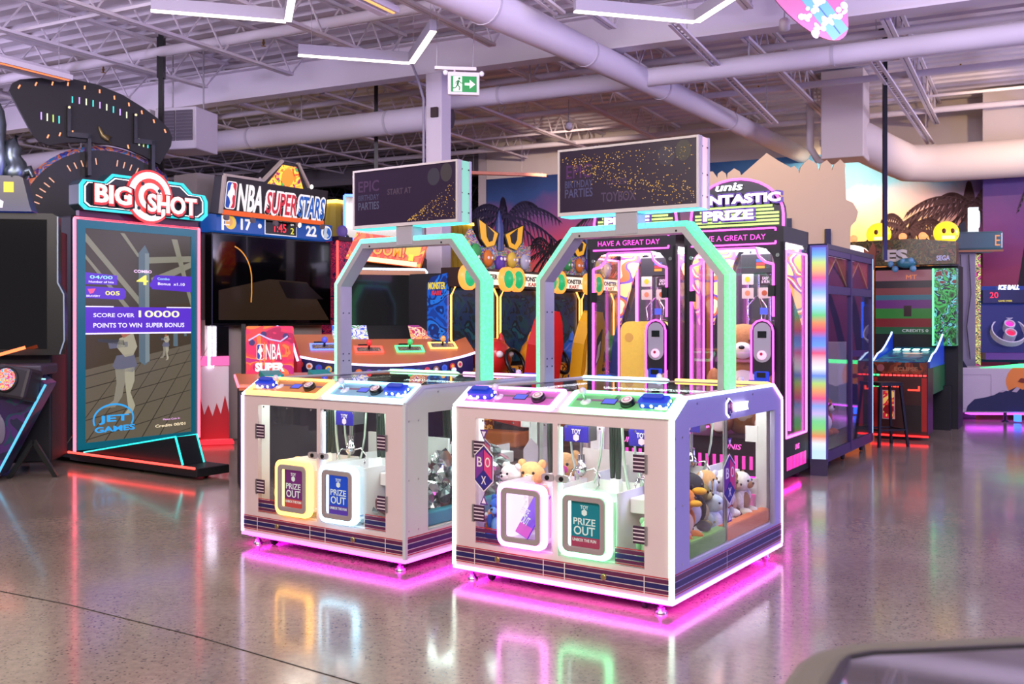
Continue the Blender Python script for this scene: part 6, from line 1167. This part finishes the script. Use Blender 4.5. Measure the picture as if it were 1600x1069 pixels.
B().prism([(-.95, 2.26), (.5, 2.26), (.5, 2.56), (-.1, 2.62), (-.95, 2.60)], 'xz', 1.45, 1.75, art('camo_marquee_art', ['2a2a18', '5a3a1c', '303a20', '6a5a30', '20201c', '7a4a3a'], 7, .12)).done('marquee', t, bev=.01); text('ES', .30, .17, P('d8d0c8', .4), t, (-.26, 1.447, 2.39), bold=.05, th=.02); B().ell((-.9, 1.40, 2.44), (.28, .06, .12), E('fff0e0', 1.4)).done('white_oval', t); B().prism([(-.66, 2.2), (-.54, 2.2), (-.52, 2.5), (-.56, 2.58), (-.62, 2.45), (-.68, 2.5)], 'xz', 1.36, 1.44, P('a05a40', .5)).done('brown_shape', t)
text('SEGA', .17, .07, P('c8d0f0', .4), t, (.34, 1.446, 2.34), th=.01, bold=.03); b = B().ell((-.12, 1.38, 2.28), (.13, .08, .07), P('3a7a8a', .4))
for x, z in ((-.32, 2.27), (-.26, 2.2), (-.03, 2.2), (-.16, 2.3), (-.06, 2.31)): b.ell((x, 1.34, z), .045, P('6aa0c0', .4), 10, 7)
b.done('turtle_ornament', t); B().box(-.42, .42, 1.5, 1.7, .0, .6, BLACKM).done('rear_leg', t)
for nm, lb, x in (('dome_lamp', 'glowing yellow dome lamp with eyes beside the black pole', -.52), ('dome_lamp', 'glowing yellow dome lamp with eyes nearer the white letter sign', .36)):
    o = world_of((4.83, 12.42, 0), AL, (x, 1.6, 2.57 + (.03 if x > 0 else .05))); d = thing(nm, lb, 'lamp', o, AL + 20, 'yellow dome lamps'); B().ell((0, 0, .09), (.17, .12, .16), E('ffd830', 1.3), 18, 12).done('dome', d)
    for s in (-1, 1): B().ell((s * .055, -.11, .11), (.028, .02, .035), P('7a3a10', .5), 10, 6).done('eye', d)
    B().box(-.08, .08, -.12, -.08, .0, .045, E('fff4a0', 1.6)).done('teeth', d)
for i, (x, lb) in enumerate(((-.86, 'small orange bulb at the left end of the alley marquee'), (-.2, 'small orange bulb right of the first yellow dome'), (.06, 'small orange bulb left of the second yellow dome'), (.46, 'small orange bulb right of the second yellow dome'))):
    o = world_of((4.83, 12.42, 0), AL, (x, 1.6, 2.60)); d = thing('marquee_bulb', lb, 'bulb', o, 0, 'orange marquee bulbs'); B().lathe([(.03, 0), (.03, .02)], BLACK, 10).ell((0, 0, .06), .055, E('ff9a60', 1.6), 12, 8).done('bulb', d)
# bar stool
t = thing('bar_stool', 'black metal bar stool in front of the red alley front', 'stool', (4.46, 11.9, 0), 12); B().prism(rrect(-.17, .17, -.15, .15, .06), 'xy', .72, .76, P('141216', .5)).done('seat', t, bev=.012)
for x in (-1, 1):
    for y in (-1, 1): B().bar((x * .13, y * .11, .72), (x * .19, y * .17, 0), .028, .028, P('141216', .5)).done('leg', t)
b = B(); q = [(-.175, -.155, .2), (.175, -.155, .2), (.175, .155, .2), (-.175, .155, .2)]
for i in range(4): b.bar(q[i], q[(i + 1) % 4], .02, .02, P('141216', .5))
b.done('foot_rail', t)

# ---------------------------------------------------------------- grey backed counter machine and the far right alley
t = thing('teal_top_machine', 'grey backed machine with hanging cables and a teal top slab', 'arcade game', (6.82, 15.25, 0), -14); B().box(-.26, .26, 0, .6, .0, 2.56, P('8c8494', .5)).done('back_panel', t, bev=.01); B().box(-.29, .62, -.12, .7, 2.56, 2.84, ramp_emit('teal_slab', [(0, '0c3a52'), (.5, '0e5a78'), (1, '1a8aa8')], 0, -.3, .6, .3)).done('top_slab', t, bev=.03); B().box(-.29, .62, -.13, -.1, 2.53, 2.56, P('a06a40', .4)).done('slab_trim', t); B().box(.26, .34, .05, .6, .8, 2.5, art('side_lights_art', ['10201c', 'd0b060', '204030', 'e0e080', '101018', 'c04080'], 12, .7)).done('side_art', t)
for x in (-.1, .04, .16): B().tube([(x, -.012, 2.5), (x + .03, -.015, 1.9), (x - .03, -.015, 1.4), (x + .02, -.015, .9)], .008, P('4a4250', .6), 6).done('cable', t)
text('E', .07, .16, E('f0a060', .8), t, (.54, -.122, 2.70), th=.006); b = B().box(.17, .3, .0, .12, 2.84, 3.22, E('e8f0fa', 1.4)).done('letter_sign', t); text('O', .1, .26, E('c8e0f0', 2), t, (.302, .06, 3.04), (90, 0, 90), th=.02, bold=.04); B().prism([(-.04, 2.84), (.16, 2.84), (.12, 3.02), (.02, 2.94)], 'xz', .1, .14, BLACK).done('fin', t)
t = thing('ice_alley', 'white sided ball alley with a mountain print and a red 20 display', 'arcade game', (6.36, 14.62, 0), -3)
WS = P('c8bcc4', .4); B().box(0, 2.2, 0, .55, .14, .80, WS).done('side_panel', t, bev=.012); B().ring([(.04, .2), (.66, .2), (.66, .70), (.04, .70)], [(.045, .205), (.655, .205), (.655, .695), (.045, .695)], 'xz', -.004, 0, P('a89ca4', .4)).done('hatch_line', t)
b = B(); b.disc((1.12, -.003, .60), .25, P('e88a3c', .5), n=28, th=.003); b.done('sun_print', t); B().prism([(.3, .16), (.32, .24), (.42, .34), (.55, .36), (.7, .40), (.82, .47), (.9, .46), (1.02, .52), (1.1, .48), (1.25, .50), (1.5, .42), (1.8, .5), (2.1, .3), (2.1, .16)], 'xz', -.008, -.004, P('24284c', .5)).done('mountain_print', t); B().prism([(.76, .44), (.82, .47), (.88, .47), (.82, .44)], 'xz', -.010, -.008, P('b8a8b4', .5)).prism([(.95, .45), (1.02, .52), (1.07, .50), (1.02, .44)], 'xz', -.010, -.008, P('b8a8b4', .5)).done('snow_print', t); B().prism([(1.04, .60), (1.1, .58), (1.16, .58), (1.2, .68), (1.24, .75), (1.2, .72), (1.16, .64), (1.08, .65)], 'xz', -.010, -.006, P('7a3420', .5)).done('goat_print', t)
B().prism([(.5, .80), (1.1, .86), (2.2, .86), (2.2, .8)], 'xz', -.006, .02, E('50ff90', 2.2)).done('green_light', t); b = B().ring([(.0, .80), (.08, .93), (.26, .93), (.34, .80)], [(.06, .82), (.11, .89), (.23, .89), (.28, .82)], 'xz', .05, .12, BLACK).done('handle', t); B().box(.4, 1.9, .1, .3, .1, .14, E('c040e0', 4)).done('under_light', t)
for x in (.18, .9, 1.7): B().lathe([(.05, 0), (.05, .02), (.025, .03), (.025, .15)], BLACK, 10, (x, .1, 0)).done('foot', t)
B().box(.98, 1.05, -.1, .0, .02, .12, E('3060ff', 4)).done('blue_light', t)
p = sub('playfield', t, (1.12, .62, 0), (0, 0, -6)); B().prism([(-.38, .85), (.45, .85), (.45, 2.02), (-.38, 2.02)], 'xz', .12, .4, P('123a8a', .4)).done('cabinet', p); BLU = E('2060ff', 1.8)
for x in (-.36, .43): B().box(x - .02, x + .02, .1, .12, 1.2, 1.8, BLU).done('edge_light', p)
B().box(-.33, .41, .1, .12, .95, 1.72, E('2c3070', .5)).done('board', p); B().box(-.30, .36, .05, .12, 1.76, 1.96, P('1c2030', .3)).done('display_box', p); text('20', .12, .09, E('ff3040', 1.8), p, (-.14, .045, 1.88)); text('GAME OVER', .2, .025, E('e8d040', 1.2), p, (.02, .045, 1.79)); text('ICE BALL', .30, .07, E('f4f8ff', 2), p, (.08, .08, 2.0), bold=.03, th=.02, shear=.2)  # board glows faintly in place of the blue light inside
rg = sub('ring_board', p, (.06, .06, 1.28), (48, 0, 0)); RW = P('d8d4e4', .35)
def tubering(r_, c_, h, mat_, nm): return B().ring([(c_[0] + r_ * math.cos(a), c_[1] + r_ * math.sin(a)) for a in [2 * math.pi * k / 28 for k in range(28)]], [(c_[0] + (r_ - .018) * math.cos(a), c_[1] + (r_ - .018) * math.sin(a)) for a in [2 * math.pi * k / 28 for k in range(28)]], 'xy', 0, h, mat_).done(nm, rg)
for r_, c_, h, m_, nm in ((.25, (0, 0), .1, RW, 'big_ring'), (.085, (0, -.08), .14, RW, 'cup'), (.08, (.02, .1), .14, RW, 'cup'), (.075, (.04, .27), .14, RW, 'cup'), (.065, (-.24, .33), .12, RW, 'cup')): tubering(r_, c_, h, m_, nm)
for c_, h in (((0, -.08), 'f02050'), ((.02, .1), 'f030b0'), ((.04, .27), '8050e0'), ((-.24, .33), '30d0e0')): b = B(); b.disc((*c_, .1), .06, E(h, 1.4), 'xy', 16, .006); b.done('cup_light', rg)
B().prism([(-.33, .9), (.41, .9), (.41, 1.0), (-.33, 1.0)], 'xz', -.2, .12, P('6a3a8a', .4)).done('ball_tray', p)
# castle cutout
t = thing('castle_cutout', 'beige castle silhouette board with pointed domes behind the black cranes', 'cutout', (3.27, 12.3, 0), 0)
cp = [(1092, 440), (1092, 276), (1106, 268), (1114, 268), (1121, 278), (1122, 271), (1128, 267), (1134, 271), (1136, 279), (1137, 271), (1147, 263), (1156, 268), (1158, 274), (1198, 239), (1216, 251), (1236, 262), (1241, 259), (1247, 265), (1249, 271), (1251, 262), (1257, 254), (1264, 249), (1276, 256), (1278, 262), (1280, 267), (1283, 256), (1292, 250), (1299, 257), (1300, 267), (1303, 258), (1313, 249), (1321, 257), (1320, 265), (1321, 287), (1322, 312), (1333, 317), (1341, 331), (1338, 345), (1330, 353), (1329, 358), (1328, 440)]
pl_ = [((u - 800) / 1556 * 12.3 - 3.27, 1.5 + (500 - v) / 1556 * 12.3) for u, v in cp]; B().prism(pl_, 'xz', 0, .04, P('c0ab8a', .7)).done('board', t)
for x in (.62, .14): B().box(x - .03, x + .03, -.06, 0, .0, 2.62 if x > .5 else 2.75, BLACK).done('bracket', t)
B().box(-.9, .8, -.02, .3, 0, .1, BLACK).done('base', t)

# ---------------------------------------------------------------- blurred cabinet corner close to the camera
t = thing('glass_top_cabinet', 'grey rimmed glass top cabinet corner close to the camera', 'arcade game', (.6, .9, 0)); ox, oy = .6, .9
inn = [(.20, .80), (.331, 1.039), (.36, 1.095), (.378, 1.12), (.41, 1.135), (.596, 1.159), (1.2, 1.24), (1.2, .8)]; out = [(.13, .80), (.277, 1.039), (.318, 1.115), (.35, 1.152), (.395, 1.178), (.62, 1.208), (1.25, 1.292), (1.25, .8)]
f = lambda l: [(x - ox, y - oy) for x, y in l]
B().prism(f([(x, y) for x, y in out]), 'xy', .0, 1.06, P('55524e', .5)).done('body', t); B().ring(f(out), f(inn), 'xy', 1.06, 1.12, P('5e5b4e', .45)).done('rim', t, bev=.012); gi = [(x + (.008 if x < .37 else 0), y - .008) for x, y in inn]; B().ring(f(inn), f(gi), 'xy', 1.06, 1.124, BLACK).done('gasket', t); B().prism(f(gi), 'xy', 1.06, 1.122, P('a8a4a4', .04, .9)).done('glass_top', t)
b = B().tube([(x - ox, y - oy, 1.116) for x, y in ((.385, 1.108), (.395, 1.113), (.405, 1.116), (.42, 1.118))], .0012, E('ff3090', .8), 6).done('pink_reflection', t)  # pink reflection in the glass top, modelled as a glowing tube

for p, q, lb, h in (((-5.75, 10.9, 4.36), (-5.28, 11.8, 4.36), 'white hanging strip fixture with an orange glowing underside at far left', 'ff7a48'), ((-1.85, 8.5, 4.52), (-1.2, 9.75, 4.52), 'white hanging strip fixture with an amber edge between two V-shaped lamps', 'f0a860')):
    p = Vector(p); q = Vector(q); d = q - p; s = Vector((d.y, -d.x, 0)).normalized(); t = thing('strip_fixture', lb, 'lamp', p); b = B()
    for k in (-.07, .07): b.bar(s * k, d + s * k, .09, .06, CEIL)
    b.bar(Vector((0, 0, .05)), d + Vector((0, 0, .05)), .12, .05, P('b8b0ba', .5)).done('housing', t)
    b = B(); zz = Vector((0, 0, -.034)); b.bar(d * .1 + s * .07 + zz, d * .98 + s * .07 + zz, .03, .008, E(h, 1.8)).done('glow_strip', t)
    for f in (.1, .9): B().tube([d * f, d * f + Vector((0, 0, 5.36 - p.z))], .004, GREY, 5).done('cable', t)

# small pieces joined on purpose
for o in bpy.data.objects:
    if o.parent and o.type == 'MESH' and any(k in o.name for k in ('screws', 'bolts', 'gold_dots', '_print', '_lights', 'ticks', 'bulbs', '_picture', 'emblem', 'green_bars', 'tile_lines', 'bullet_holes', 'hud_panels', 'metal_trim', 'banner_edge', 'spots', 'casing_edges', 'colour_bars')): o['kind'] = 'stuff'
